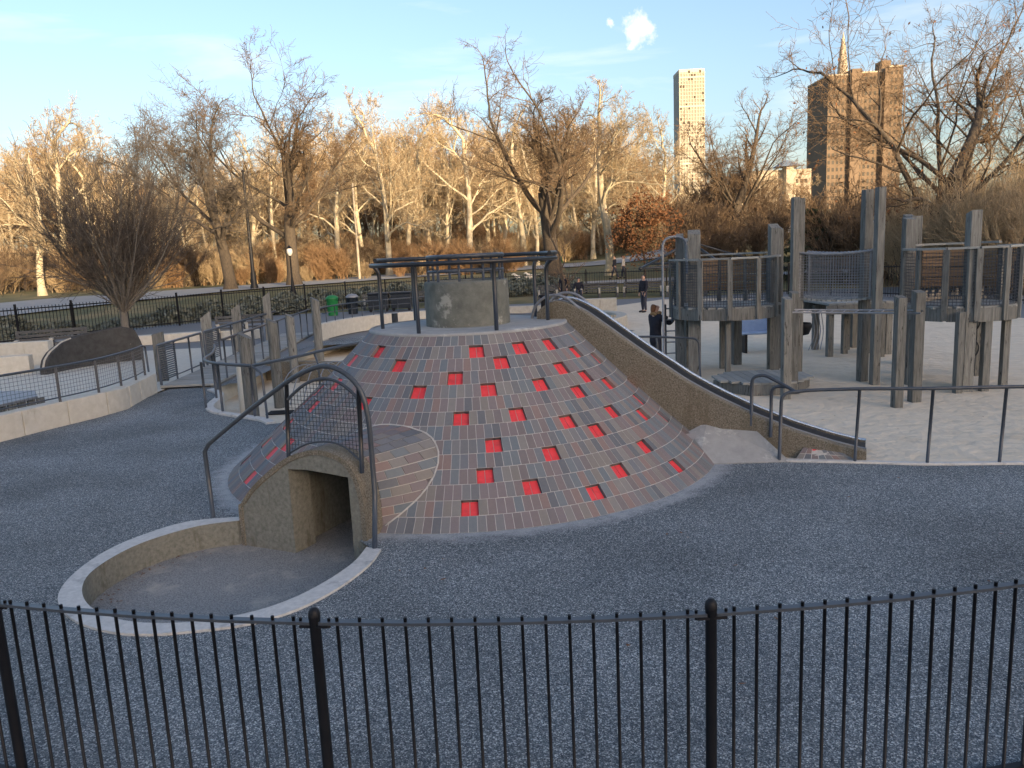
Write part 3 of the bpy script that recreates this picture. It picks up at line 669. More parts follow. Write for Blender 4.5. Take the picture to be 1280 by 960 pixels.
# handrails on the apron and along the sand
hr = thing('handrail', 'curved dark tubular handrail along the edge of the sand beside the slide foot', 'railing', (5,9.6,0))
def rail(path, r=.024, name='top_rail', m_='steel_dark', p=None, fil=.12):
    b_ = MB(); b_.tube(fillet(path, fil), r, 8); return b_.build(name, M[m_], p)
rail([(3.53,9.95,.0),(3.55,9.95,.93),(3.9,9.90,.965),(4.48,9.735,.985),(5.32,9.51,.99),(6.18,9.40,.99),(9.0,8.92,.99),(12.5,8.22,.99)], p=hr)
for x, y in ((4.44,9.72),(5.27,9.50),(6.12,9.38),(7.0,9.26),(7.95,9.09)): 
    b_ = MB(); b_.tube([(x,y,.0),(x+.04,y+.01,.97)], .021, 8); b_.build('post', M['steel_dark'], hr)
hp = thing('handrail', 'short hooped dark handrail with two legs standing on the grey apron', 'railing', (3.4,10.2,.2))
rail([(3.27,10.33,.42),(3.28,10.33,1.10),(3.42,10.26,1.14),(3.62,10.08,1.02),(3.72,9.95,.95)], p=hp, fil=.16)
rail([(3.50,10.20,.28),(3.50,10.20,.98),(3.66,10.04,1.0)], p=hp, name='post', fil=.12)
h3 = thing('handrail', 'low dark handrail on three legs half hidden behind the slide wall', 'railing', (3,16,0))
rail([(2.0,16.6,1.03),(3.0,16.35,1.03),(3.92,15.85,1.0),(3.95,15.83,.0)], p=h3, fil=.15)
for x, y in ((3.12,16.3),(2.1,16.57)):
    b_ = MB(); b_.tube(fillet([(x,y-.1,0),(x,y-.1,.9),(x,y,1.03)],.12), .022, 8); b_.build('post', M['steel_dark'], h3)

# ------------------------------------------------------------------ foreground fence
ff = thing('picket_fence', 'black steel picket fence with round capped posts in the foreground', 'fence', (0,3.6,0))
def fpt(x): return (x, 3.575+.042*(x-.55)**2, 0)     # slightly bowed towards the viewer
posts = [-4.88,-2.98,-1.065,.94,2.92,4.85]
for i, x in enumerate(posts):
    p = fpt(x); b_ = MB(); b_.lathe((p[0],p[1],0), [(.029,0),(.029,1.11),(.031,1.112),(.031,1.13),(.030,1.14),(.025,1.155),(.014,1.166),(.001,1.168)], 14); po = b_.build('post', M['steel_black'], ff)
    for sgn in (-1,1):
        q = fpt(x+sgn*.075); b_ = MB(); b_.beam((p[0],p[1],1.073),(q[0],q[1],1.073),.05,.012); b_.tube([(q[0],q[1],1.06),(q[0],q[1],1.112)], .008, 6); b_.build('bracket', M['steel_black'], po)
for i in range(len(posts)-1):
    n = 17; xa, xb = posts[i], posts[i+1]
    for zz, hh, nm in ((1.092,.012,'top_rail'),(.03,.012,'bottom_rail')):
        b_ = MB(); k = [fpt(xa+(xb-xa)*t_) for t_ in np.linspace(.012,.988,5)]; b_.wall(k, .040, zz-hh, zz+.004); b_.build(nm, M['steel_dark'] if nm == 'top_rail' else M['steel_black'], ff)  # paler slate blue on the top rail imitates sky reflected on its face
    for j in range(1, n):
        p = fpt(xa+(xb-xa)*j/n); b_ = MB(); b_.tube([(p[0],p[1],.0),(p[0],p[1],1.118)], .0090, 6); b_.build('picket', M['steel_black'], ff)
#@@PART2
# ------------------------------------------------------------------ left: low wall with mesh railing
LW = [(-10.9,10.6),(-10.0,12.0),(-9.22,13.45),(-8.88,14.4),(-8.52,15.32),(-8.30,16.15),(-8.42,17.2),(-8.62,18.45)]
LWb = [(p[0]-.16,p[1]) for p in LW]
lw = thing('low_wall', 'pale curved concrete wall edging the blue rubber on the far left', 'wall', (-9,14.5,0))
pts = [tuple(p[:2]) for p in bez([(*p,0) for p in LWb], 6)]
seg = [0,9,15,21,27,32,36,len(pts)-1]
for a, b in zip(seg, seg[1:]):
    b_ = MB(); q = pts[a:b+1]; q = [V(p) for p in q]
    if a: q[0] = q[0]+(q[1]-q[0])/np.linalg.norm(q[1]-q[0])*.012
    zt = [.47 if p[1] < 16 else .45 for p in q]
    b_.wall([tuple(p) for p in q], .32, -.2, zt); b_.build('wall_block', M['conc_pale'], lw, bevel=.015)
lr = thing('mesh_railing', 'dark railing with wire mesh panels standing on the pale low wall', 'railing', (-9,14.5,.47))
lp = [(-10.95,10.6),(-10.05,12.1),(-9.30,13.5),(-8.78,14.72),(-8.52,15.66),(-8.50,16.55),(-8.56,17.35),(-8.70,18.1)]
tops = bez([(*p,1.16) for p in lp], 5)
rail(list(tops)+[(-8.74,18.35,1.12),(-8.74,18.38,.5)], p=lr, fil=.05)
rail([tuple(p[:2])+(.56,) for p in tops], r=.014, name='bottom_rail', p=lr, fil=.05)
for x, y in lp:
    b_ = MB(); b_.box((x,y,.81),(.05,.04,.70), .5); b_.build('post', M['steel_dark'], lr)
b_ = MB()
for a, b in zip(lp, lp[1:]):
    a, b = V(a), V(b); L = np.linalg.norm(b-a); n = max(2,int(L/.075))
    for i in range(1, n):
        p = a+(b-a)*i/n; b_.tube([(p[0],p[1],.57),(p[0],p[1],1.14)], .0032, 4, caps=False)
    for z in np.arange(.63,1.13,.075): b_.tube([(*a,z),(*b,z)], .0032, 4, caps=False)
b_.build('wire_mesh', M['steel_dark'], lr, kind='stuff')
# court furniture
tb = thing('sand_table', 'low wooden box table with a grey top behind the mesh railing', 'table', (-10.6,15.3,0))
b_ = MB(); b_.prism([(-12.4,15.2),(-10.0,14.6),(-9.75,15.6),(-10.3,16.4),(-12.4,16.7)], .42, .47); b_.build('top', M['galv_dull'], tb)
for i in range(9):
    b_ = MB(); x = -12.2+i*.25; b_.box((x, 15.22-(x+12.4)*.22, .21),(.22,.04,.42),-.24); b_.build('board', M['wood'], tb)
for i in range(5):
    b_ = MB(); b_.box((-10.05+.07*i,14.9+.2*i,.21),(.04,.18,.42),-.25); b_.build('board', M['wood'], tb)
st = thing('low_step', 'flat blue grey step slab beside the wooden sand table', 'step', (-9.5,16,0))
b_ = MB(); b_.prism([(-9.75,15.0),(-8.95,15.05),(-8.9,15.5),(-9.6,16.1)], 0, .22); b_.build('slab', M['galv_dull'], st, bevel=.01)
for args, lab in ((((-20,22.3),(-14.6,23.3),.55), 'pale low concrete wall across the left court nearer the viewer'), (((-15.2,25.4),(-21.6,24.6),.78), 'taller concrete wall with a flat top at the back of the left court')):
    b_ = MB(); b_.wall(args[:2], .35, 0, args[2]); tag(b_.build('court_wall', M['conc_pale'], bevel=.02), lab, 'wall')
sh = thing('slate_shell', 'dark curved slate wall with rounded ends standing in the left court', 'wall', (-13,24,0))
for a0, b0 in ((0,.34),(.352,1)):
    pl = bez([(-13.85,22.6,0),(-13.75,23.5,0),(-13.4,24.4,0),(-12.9,25.1,0),(-12.25,25.5,0)], 10)
    k0, k1 = int(a0*(len(pl)-1)+.5), int(b0*(len(pl)-1)+.5); q = pl[k0:k1+1]
    tt = np.linspace(a0,b0,len(q)); zt = [float(np.interp(t_,[0,.05,.12,.25,.4,.8,.92,1],[.15,.42,.62,.86,.98,1.12,1.02,.45])) for t_ in tt]
    b_ = MB(); b_.wall([tuple(p[:2]) for p in q], .22, 0, zt); b_.build('panel', M['shell'], sh)
    b_ = MB(); b_.tube([(p[0],p[1],z_+.0) for p, z_ in zip(q, zt)], .035, 6); b_.build('coping', M['shell'] if a0 else M['conc'], sh)
b_ = MB(); b_.wall([(-17.5,29.6),(-12.2,31.4),(-10.2,31.0)], .5, 0, .38); tag(b_.build('court_wall', M['conc_pale'], bevel=.02), 'long low pale wall behind the dark slate wall and left of the boardwalk', 'wall')

# boardwalk over the sunken yard
bw = thing('boardwalk', 'grey plank boardwalk running away between wooden posts and dark railings', 'boardwalk', (-8,24,.1))
for i in range(64):
    y0 = 18.75+i*.205
    b_ = MB(); b_.box((-8.0-.012*i, y0+.1, .06+rnd.uniform(-.004,.004)),(1.36,.19,.05)); b_.build('plank', M['wood_flat'], bw)
for x in (-8.62,-7.38):
    b_ = MB(); b_.beam((x,18.75,-.06),(x-.75,31.8,-.06),.09,.18); b_.build('beam', M['wood'], bw)
def bx_at(y, side): return (-8.66 if side < 0 else -7.30) - .0585*(y-18.75)
bl = thing('boardwalk_railing', 'left dark railing of the boardwalk with slatted infill at its near end', 'railing', (-8.7,20,.1))
rail([(bx_at(18.8,-1),18.8,.1),(bx_at(18.8,-1),18.8,1.08),(bx_at(22.0,-1),22.0,1.08),(bx_at(22.0,-1),22.0,.1)], r=.034, p=bl, fil=.04)
rail([(bx_at(22.3,-1),22.3,.1),(bx_at(22.3,-1),22.3,1.08),(bx_at(31,-1),31,1.08)], r=.036, p=bl, fil=.04)
rail([(bx_at(18.8,-1),18.8,.2),(bx_at(22,-1),22,.2)], r=.018, p=bl, name='bottom_rail')
for y in (19.9,21.0,23.6,24.9,26.2,27.5,28.8,30.0): b_ = MB(); b_.tube([(bx_at(y,-1),y,.08),(bx_at(y,-1),y,1.07)], .025, 6); b_.build('post', M['steel_dark'], bl)
b_ = MB()
for (ya,yb) in ((18.85,19.85),(22.3,23.4)):
    for z in np.arange(.25,1.05,.055): b_.box((bx_at((ya+yb)/2,-1),(ya+yb)/2,z),(.014,yb-ya,.030))
b_.build('slats', M['steel_dark'], bl, kind='stuff')
br = thing('boardwalk_railing', 'right dark railing of the boardwalk passing behind the log posts', 'railing', (-7.3,24,.1))
rail([(bx_at(19.6,1),19.6,1.08),(bx_at(31,1),31,1.08)], r=.036, p=br)
for y in (19.7,20.6,21.5,22.4,23.4,24.5,25.6,26.8,28,29.2,30.4): b_ = MB(); b_.tube([(bx_at(y,1),y,.08),(bx_at(y,1),y,1.07)], .025, 6); b_.build('post', M['steel_dark'], br)
# wooden posts round the boardwalk
PD = [(-9.25,20.2,0,1.28,.25,'squat grey wooden post at the near left corner of the boardwalk'),(-9.28,23.6,0,1.50,.27,'slant topped grey post behind the slatted railing panel'),(-9.40,26.6,0,1.55,.27,'slant topped grey post in front of the far park bench'),(-9.25,29.6,0,1.80,.25,'slant topped grey post farthest left beyond the bench'),
      (-5.30,15.35,-.45,1.52,.28,'thick log post standing in the near end of the sunken yard'),(-5.55,18.0,-.45,1.60,.26,'second log post standing in the middle of the sunken yard'),(-6.2,21.8,-.45,1.45,.25,'third log post rising past the right boardwalk railing'),(-6.35,25.4,-.45,1.72,.30,'tall log post at the near end of the concrete bridge')]
for i, (x,y,z0,z1,wd,lab) in enumerate(PD):
    b_ = MB()
    if i < 4: b_.post(x,y,z0,z1,wd*.62,wd*1.1,.25-PI/2,.20 if i else .06)
    else:
        wd *= .98; b_.lathe((x,y,0), [(wd*.5,z0),(wd*.49,z1-.12)], 14)
        rg = [(x+wd*.49*math.cos(a),y+wd*.49*math.sin(a)) for a in np.linspace(0,2*PI,15)[:-1]]
        b_.add([(*p,z1-.12) for p in rg]+[(*p,z1+.02-.55*(p[0]-x)) for p in rg], [(k,(k+1)%14,14+(k+1)%14,14+k) for k in range(14)]+[tuple(range(14,28))])
    tag(b_.build('wooden_post', M['wood']), lab, 'post', 'wooden posts round the boardwalk')
# curved rail on the kerb ring
cr = thing('handrail', 'bent dark handrail on tall posts following the round kerb of the sunken yard', 'railing', (-6,15.6,0))
cp = bez([(-7.30,18.9,1.02),(-7.02,18.2,1.03),(-6.63,17.0,1.03),(-6.45,16.1,1.02),(-6.05,15.4,1.02),(-5.45,14.9,1.02),(-4.98,14.62,1.02)], 6)
rail(cp, r=.032, p=cr)
rail([(-4.66,14.28,.03),(-4.70,14.34,.90),(-4.98,14.62,1.02)], r=.024, name='post', p=cr, fil=.12)
for x, y in ((-6.38,15.72),(-6.58,16.85),(-5.85,15.22),(-4.98,14.55),(-7.0,18.05)): b_ = MB(); b_.tube([(x,y,.03),(x,y,1.0)], .028, 8); b_.build('post', M['steel_dark'], cr)
c2 = thing('handrail', 'long dark handrail curving from the sunken yard towards the left side of the mound', 'railing', (-4,16,0))
rail([(-4.98,14.66,1.01),(-4.4,15.6,1.03),(-3.7,17.0,1.07),(-2.6,18.2,1.10)], r=.032, p=c2, fil=.3)
for x, y in ((-4.1,15.9),(-3.1,17.6)):
    b_ = MB(); b_.tube(fillet([(x+.12,y-.16,-.4),(x+.12,y-.16,.85),(x-.06,y+.28,1.04)],.2), .022, 8); b_.build('post', M['steel_dark'], c2)
bo = thing('boulder_post', 'short pale concrete bollard on the kerb of the sunken yard', 'bollard', (-6.2,17.6,0))
b_ = MB(); b_.lathe((-6.15,17.5,0), [(.17,-.44),(.16,.62),(.12,.70),(.001,.72)], 14); b_.build('shaft', M['conc_pale'], bo)
gr = thing('climbing_net', 'light steel climbing frame lying low in the sunken yard behind the arch', 'climbing frame', (-4.6,19,-.4))
for i in range(5):
    b_ = MB(); q = bez([(-5.6+i*.3,18.0,-.40),(-5.5+i*.3,18.8,.25+.04*i),(-5.2+i*.3,19.8,.30),(-5.0+i*.3,20.6,-.4)], 5); b_.tube(q, .014, 5); b_.build('hoop', M['galv_dull'], gr)
b_ = MB(); b_.wall([(-7.2,22.6),(-4.4,21.4),(-3.2,21.9)], .25, -.45, .12); tag(b_.build('yard_wall', M['aggregate']), 'rough brown retaining wall across the sunken yard behind the log posts', 'wall')
# dark grilles on the yard floor
for i, (x,y,lab) in enumerate(((-5.75,16.1,'dark drain grille on the yard floor nearest the kerb'),(-5.3,17.1,'dark drain grille further back on the yard floor'))):
    g_ = thing('drain_grille', lab, 'grille', (x,y,-.45))
    for k in range(5): b_ = MB(); b_.box((x,y+k*.09,-.43),(.62,.04,.025)); b_.build('bar', M['steel_black'], g_)

# concrete bridge left of the drum
cb = thing('concrete_bridge', 'pale concrete footbridge with an opening under it behind the mound', 'bridge', (-6,31,0))
bp_ = bez([(-7.25,28.9,0),(-6.9,30.6,0),(-6.3,32.0,0),(-5.3,33.2,0),(-4.0,34.0,0),(-2.5,34.4,0)], 5)
b_ = MB(); b_.wall([tuple(p[:2]) for p in bp_], .3, .02, .62); b_.build('parapet', M['conc_pale'], cb, bevel=.02)
b_ = MB(); b_.wall([tuple(p[:2]) for p in bp_[14:]], .5, -.5, .02); b_.build('abutment', M['conc'], cb)
b_ = MB(); b_.wall([tuple(p[:2]) for p in bp_[:3]], .4, -.5, .02); b_.build('abutment', M['conc'], cb)
b_ = MB(); b_.wall([(-7.2,30.5),(-5.6,33.4)], .2, -.5, .0); b_.build('inner_wall', M['shell'], cb)  # dark slate colour here stands in for the shade in the bridge opening
b_ = MB(); b_.beam((-6.5,29.4,-.22),(-3.0,29.9,-.14),.3,.16); b_.build('sill', M['conc_pale'], cb)
cbr = thing('bridge_railing', 'dark railing of close bars on top of the pale concrete footbridge', 'railing', (-6,31,.6))
rail([(bp_[0][0],bp_[0][1],.62),(bp_[0][0],bp_[0][1],1.18)]+[(p[0],p[1],1.22) for p in bp_[3:]], r=.03, p=cbr, fil=.2)
for p in bp_[1::2]: b_ = MB(); b_.tube([(p[0],p[1],.6),(p[0],p[1],1.2)], .02, 6); b_.build('bar', M['steel_dark'], cbr)
rail([(p[0],p[1]+.1,.98) for p in bp_[2:]], r=.015, name='middle_rail', p=cbr)
b_ = MB(); b_.tube([(-2.55,17.2,-.4),(-2.55,17.2,1.72)], .07, 10); tag(b_.build('yard_post', M['steel_dark']), 'dark steel stub post rising left of the platform railing', 'post')
b_ = MB(); b_.tube([(-1.6,17.8,-.3),(-1.6,17.8,1.2)], .1, 10)

# ------------------------------------------------------------------ wooden towers
def octo(c, R, rz=0.0, n=8): return [(c[0]+R*math.cos(rz+2*PI*i/n), c[1]+R*math.sin(rz+2*PI*i/n)) for i in range(n)]
def tower(label, c, R, zd, zr, rz, posts, gaps=(), high=(), n=12):
    t = thing('play_tower', label, 'play tower', (c[0],c[1],0), 'weathered wooden play towers')
    P = octo(c, R, rz, n)
    cell = 2*R/13.0
    for i in range(13):
        x = c[0]-R+cell*(i+.5); h = math.sqrt(max(0,R*R-(x-c[0])**2))*.96
        b_ = MB(); b_.box((x, c[1], zd-.02),(cell-.012, 2*h, .05)); b_.build('deck_plank', M['wood_flat'], t)
    for i in range(n):
        a, b = V(P[i]), V(P[(i+1)%n]); d = (b-a)/np.linalg.norm(b-a)
        b_ = MB(); b_.beam((*(a+d*.03),zd-.15),(*(b-d*.03),zd-.15),.05,.25); b_.build('skirt_beam', M['wood'], t)
        b_ = MB(); nn = V((a[0]-c[0],a[1]-c[1])); nn /= np.linalg.norm(nn)
        b_.box((a[0]+nn[0]*.035,a[1]+nn[1]*.035,(zd-.26+zr)/2),(.05,.10,zr-zd+.26), math.atan2(nn[1],nn[0])); b_.build('baluster', M['wood'], t)
        if i in gaps: continue
        zt = zr+(.07 if i in high else 0)
        b_ = MB(); b_.beam((*a,zt+.022),(*b,zt+.022),.13,.04); b_.build('top_rail', M['wood_flat'], t)
        mid = (a+b)/2
        if i in high:
            for q in range(4):
                b_ = MB(); b_.beam((*(a+d*.04),zr-.08-.2*q),(*(b-d*.04),zr-.08-.2*q),.035,.18); b_.build('kickboard', M['wood_brown'], t)
        b_ = MB(); L = np.linalg.norm(b-a)
        zb, ztm = zd+.02, (zr-.78 if i in high else zr-.03)
        for k in range(1, int(L/.06)):
            p = a+d*k*.06; b_.tube([(*p,zb),(*p,ztm)], .0055, 4, caps=False)
        for z in np.arange(zb, ztm, .06): b_.tube([(*a,z),(*b,z)], .0055, 4, caps=False)
        b_.build('wire_mesh', M['steel_dark'], t, kind='stuff')
    for (x,y,z0,z1,wd,dp,rz_,sl_) in posts:
        b_ = MB(); b_.post(x,y,z0,z1,wd,dp,rz_,sl_); b_.build('post', M['wood'], t, bevel=.008)
    return t
T1, T2 = (4.92,17.55), (8.70,14.85)
t1 = tower('round wooden play tower nearer the slide with slant topped posts', T1, 1.17, 1.56, 2.58, rad(-100), [
    (4.12,17.05,-.05,3.20,.27,.13,-.2,.10),(3.90,17.5,-.05,3.14,.17,.12,-.3,.10),(5.98,17.35,-.05,3.26,.24,.14,.2,.10),(6.2,17.7,-.05,3.22,.16,.16,.3,.08),
    (4.78,16.75,-.05,1.4,.11,.10,.1,0),(5.0,18.0,-.05,1.4,.11,.10,.1,0),(5.5,18.55,-.05,1.5,.20,.2,.1,0),(4.3,18.5,-.05,3.05,.24,.2,.5,.08)], gaps=(8,), high=(4,5,6))
t2 = tower('round wooden play tower at the far right edge with white net behind its rails', T2, .97, 1.58, 2.62, rad(-103), [
    (7.95,13.85,-.05,1.5,.11,.12,.1,0) if False else (8.42,14.02,-.05,3.28,.21,.16,.1,-.06),(8.20,13.9,-.05,1.5,.12,.12,.05,0),(8.62,14.5,-.05,1.5,.22,.2,.05,0),(8.74,13.98,-.05,1.5,.14,.12,.05,0),
    (8.02,15.5,-.05,3.25,.20,.18,.0,.04),(7.86,14.95,-.05,1.55,.16,.14,.0,0),(8.45,16.1,-.05,3.30,.23,.18,.0,0),(9.6,15.6,-.05,1.5,.18,.16,0,0),(9.3,14.3,-.05,1.5,.12,.12,0,0)], gaps=(), high=(4,5,6,7))
# climbing rings on a tower leg
for i, z in enumerate((1.25,.75)):
    b_ = MB(); b_.tube([(8.72+.12*math.cos(a),14.36,z+.16*math.sin(a)) for a in np.linspace(-1.5,1.5,9)], .014, 6); b_.build('climbing_ring', M['steel_rail'], t2)
wp = [(9.55,15.3),(8.9,15.75),(8.1,15.2)]
b_ = MB()
for a, b in zip(wp, wp[1:]):
    for i in range(11):
        for j in range(1+(i*5) % 3):
            p = V(a)+(V(b)-V(a))*(i+.5)/11; b_.box((p[0],p[1],1.63+j*.075),(.065,.02,.06),.3)
b_.build('net_pads', M['stone_pale'], t2, kind='stuff')
# bridge of wooden slats and nets
nb = thing('net_bridge', 'rope net bridge with spiral wrapped top cables between the two towers', 'bridge', (6.6,15.8,1.7))
BA, BB = (6.02,16.05), (7.22,15.25)
for o, nm in ((0,'near'),(.85,'far')):
    off = V((.55,.82))*o
    a, b = V(BA)+off, V(BB)+off
    top_ = [(*(a+(b-a)*t_), 2.66-.05*math.sin(PI*t_)) for t_ in np.linspace(0,1,41)]
    b_ = MB(); b_.tube(top_, [.022+.014*(i%2) for i in range(41)], 7); b_.build('spiral_cable', M['galv_dull'], nb)
    for e in (0,-1):
        p = top_[e]; b_ = MB(); z_ = np.linspace(1.75,2.64,25); dx = (b-a)*.03*(1 if e == 0 else -1)
        b_.tube([(p[0]+dx[0],p[1]+dx[1],z) for z in z_], [.018+.012*(i%2) for i in range(25)], 6); b_.build('spiral_edge', M['galv_dull'], nb)
    b_ = MB()
    for t_ in np.arange(.05,.98,.036): p = a+(b-a)*t_; b_.tube([(*p,1.72),(*p,2.62)], .0045, 4, caps=False)
    for z in np.arange(1.76,2.62,.055): b_.tube([(*a,z),(*b,z-.02)], .0045, 4, caps=False)
    b_.build('net', M['galv_dull'], nb, kind='stuff')
for i in range(15):
    t_ = (i+.5)/15; p = V(BA)+(V(BB)-V(BA))*t_; q = p+V((.55,.82))*.85
    b_ = MB(); b_.beam((*p,1.72-.05*math.sin(PI*t_)),(*q,1.72-.05*math.sin(PI*t_)),.075,.04); b_.build('slat', M['wood_flat'], nb)
for i,(x,y,z1,wd,lab) in enumerate(((5.92,15.95,3.78,.13,'left one of the two tall square posts at the left end of the net bridge'),(6.08,16.08,3.76,.13,'right one of the two tall square posts at the left end of the net bridge'),(7.20,15.55,3.84,.17,'left one of the two tall square posts at the right end of the net bridge'),(7.24,15.1,3.85,.15,'right one of the two tall square posts at the right end of the net bridge'))):
    b_ = MB(); b_.post(x,y,-.05,z1,wd,wd,.1,0); tag(b_.build('tall_post', M['wood'], bevel=.006), lab, 'post', 'tall posts holding the net bridge')
# horizontal ladder
hl = thing('monkey_bars', 'low horizontal steel ladder on four wooden posts below the net bridge', 'monkey bars', (6,14,0))
LA, LB = V((5.12,14.1)), V((6.62,12.95)); LN = V((.52,.85))*.55
for o in (0,1):
    a, b = LA+LN*o, LB+LN*o; b_ = MB(); b_.tube([(*(a-(b-a)*.02),1.62),(*(b+(b-a)*.16),1.62)], .017, 8); b_.build('side_rail', M['galv_dull'], hl)
for i in range(9):
    p = LA+(LB-LA)*(i+.5)/9; b_ = MB(); b_.tube([(*p,1.62),(*(p+LN),1.62)], .011, 6); b_.build('rung', M['galv_dull'], hl)
for p, z1, wd in ((LA+V((-.02,-.02)),1.88,.15),(LA+LN+V((.02,.05)),1.95,.15),(LB+V((-.02,-.02)),1.90,.15),(LB+LN+V((.20,-.1)),1.95,.17)):
    b_ = MB(); b_.post(p[0],p[1]+.0,-.05,z1,wd,wd*.9,.1,.04); b_.build('post', M['wood'], hl)
# further platform behind the bridge
bp2 = thing('low_platform', 'dark low wooden platform on many legs seen under the net bridge', 'platform', (8.6,19.6,0))
for i in range(8): b_ = MB(); b_.box((8.0+i*.2,19.8,1.32),(.185,1.7,.05)); b_.build('deck_plank', M['wood_flat'], bp2)
for yy in (18.98,20.6): b_ = MB(); b_.box((8.7,yy,1.18),(1.7,.06,.22)); b_.build('beam', M['wood'], bp2)
for x, y, wd in ((8.0,19.1,.14),(8.55,19.5,.13),(8.9,20.2,.14),(9.3,20.6,.26),(9.45,19.1,.16),(9.1,18.7,.13),(8.2,20.5,.14)): b_ = MB(); b_.post(x,y,-.05,1.2,wd,wd,.1,0); b_.build('leg', M['wood'], bp2)
for i,(x,y,z1,lab) in enumerate(((9.15,19.4,3.3,'slant topped post behind the right end of the net bridge'),(9.0,17.4,3.35,'wide double post just right of the tall bridge posts'))):
    b_ = MB(); b_.post(x,y,-.05,z1,.20,.14,.1,.06); b_.post(x+.18,y+.05,-.05,z1-.06,.12,.14,.1,.06); tag(b_.build('back_post', M['wood']), lab, 'post')
# hexagonal step deck
sd_ = thing('step_deck', 'low hexagonal plank deck on the sand at the foot of the left tower', 'deck', (5.0,15.4,0))
cs = (5.03,15.25)
for i in range(11):
    x = cs[0]-.92+i*.17; h = .78*(1-max(0,abs(x+.08-cs[0])-.42)/.75)
    b_ = MB(); b_.box((x+.08,cs[1],.235),(.158,2*h,.04)); b_.build('deck_plank', M['wood_flat'], sd_)
P6 = [(cs[0]+.95,cs[1]),(cs[0]+.45,cs[1]+.76),(cs[0]-.45,cs[1]+.76),(cs[0]-.95,cs[1]),(cs[0]-.45,cs[1]-.76),(cs[0]+.45,cs[1]-.76)]
for i in range(6):
    b_ = MB(); b_.beam((*P6[i],.11),(*P6[(i+1)%6],.11),.05,.20); b_.build('side_board', M['wood'], sd_)
# pole, hoop and ladder on the left tower
lh = thing('tower_ladder', 'steel hoop, sliding pole and rung ladder at the left side of the play tower', 'ladder', (3.7,17.6,0))
rail([(3.50,17.4,0),(3.50,17.4,3.12),(4.02,17.35,3.12),(4.02,17.35,2.3)], r=.028, name='pole', m_='galv_dull', p=lh, fil=.25)
for x in (3.62,3.86): b_ = MB(); b_.tube([(x,17.75,0),(x,17.75,1.6)], .022, 6); b_.build('stile', M['steel_dark'], lh)
for k in range(6): b_ = MB(); b_.tube([(3.60,17.75,.2+k*.26),(3.88,17.75,.2+k*.26)], .017, 6); b_.build('rung', M['galv_dull'], lh)
rail([(3.72,17.5,1.2),(3.72,17.5,1.75),(3.85,17.5,2.4)], r=.018, name='grab_bar', p=lh)
# cable pyramid beyond
py_ = thing('climbing_pyramid', 'dark pyramid climbing frame of struts beyond the left tower', 'climbing frame', (5.8,24,0))
apx = (5.75,24.2,3.02); bs = [(4.0,23.2,2.30),(6.3,22.6,2.32),(7.6,24.0,2.40),(6.8,25.6,2.42),(4.6,25.4,2.38)]
for i, p in enumerate(bs):
    b_ = MB(); b_.tube([apx,p], .035, 6); b_.build('strut', M['steel_rail'], py_)
    b_ = MB(); b_.tube([p,bs[(i+1)%5]], .03, 6); b_.build('strut', M['steel_rail'], py_)
    b_ = MB(); b_.tube([p,(5.75,24.2,2.35)], .025, 6); b_.build('strut', M['steel_rail'], py_)
    b_ = MB(); b_.lathe(p, [(.001,-.08),(.08,0),(.001,.08)], 8); b_.build('joint', M['steel_rail'], py_)
b_ = MB(); b_.tube([(5.75,24.2,0),apx], .06, 8); b_.build('mast', M['steel_rail'], py_)
b_ = MB(); b_.lathe(apx, [(.001,-.09),(.09,0),(.001,.09)], 8); b_.build('joint', M['steel_rail'], py_)
# blue seat
bs_ = thing('blue_bench', 'blue plastic bench seat on dark legs standing on the sand', 'bench', (6.5,20.6,0))
b_ = MB(); b_.box((6.75,20.6,.52),(1.25,.45,.06)); b_.box((6.75,20.84,.74),(1.25,.05,.42)); b_.build('seat', M['blue_plastic'], bs_, bevel=.03)
for x in (6.3,7.2): b_ = MB(); b_.box((x,20.5,.25),(.06,.3,.5)); b_.build('leg', M['steel_black'], bs_)
sw = thing('net_swing', 'dark bucket net hanging on thin cables behind the monkey bars', 'swing', (7.1,18.2,1))
b_ = MB(); b_.lathe((6.95,18.3,.85), [(.001,-.2),(.2,-.15),(.28,.05),(.25,.12)], 12); b_.build('bucket', M['steel_black'], sw)
for k in range(4): b_ = MB(); b_.tube(bez([(7.2+.08*k,18.3,1.25),(7.3+.07*k,18.3,.75),(7.05+.09*k,18.0,.35)],4), .012, 5); b_.build('cable', M['galv_dull'], sw)
# spray pool ring
sp = thing('spray_pool', 'round grey concrete pool wall with a light blue floor beyond the slide', 'pool', (2.4,30,0))
b_ = MB(); b_.wall(circ((1.2,30.2),3.2,-1.15,1.2,24), .42, -.02, .42); b_.build('wall', M['conc'], sp, bevel=.03)
b_ = MB(); b_.prism(circ((1.2,30.2),3.0,0,2*PI,30)[:-1], -.01, .02); b_.build('floor', M['asphalt'], sp)
b_ = MB()
for k in range(6): b_.box((3.1+.16*k,27.9+.16*k,.46),(.10,.18,.08),.7)
b_.build('marker', M['stone_pale'], sp)
for a, b, h, lab in (((2.2,37.4),(5.2,37.0),.62,'low grey concrete wall behind the spray pool'),((-1.5,38.5),(2.0,38.2),.35,'long low kerb wall behind the drum')):
    b_ = MB(); b_.wall([a,b], .4, 0, h); tag(b_.build('court_wall', M['conc'], bevel=.02), lab, 'wall')
ft = thing('drinking_fountain', 'dark drinking fountain post beyond the mound railing', 'fountain', (1.6,34,0))
b_ = MB(); b_.lathe((1.55,34,0), [(.28,0),(.2,.15),(.12,.3),(.11,.9),(.2,1.0),(.2,1.08),(.001,1.08)], 12); b_.build('column', M['steel_black'], ft)
b_ = MB(); b_.tube([(1.55,34,1.0),(2.0,34,1.12)], .05, 6); b_.build('arm', M['steel_black'], ft)

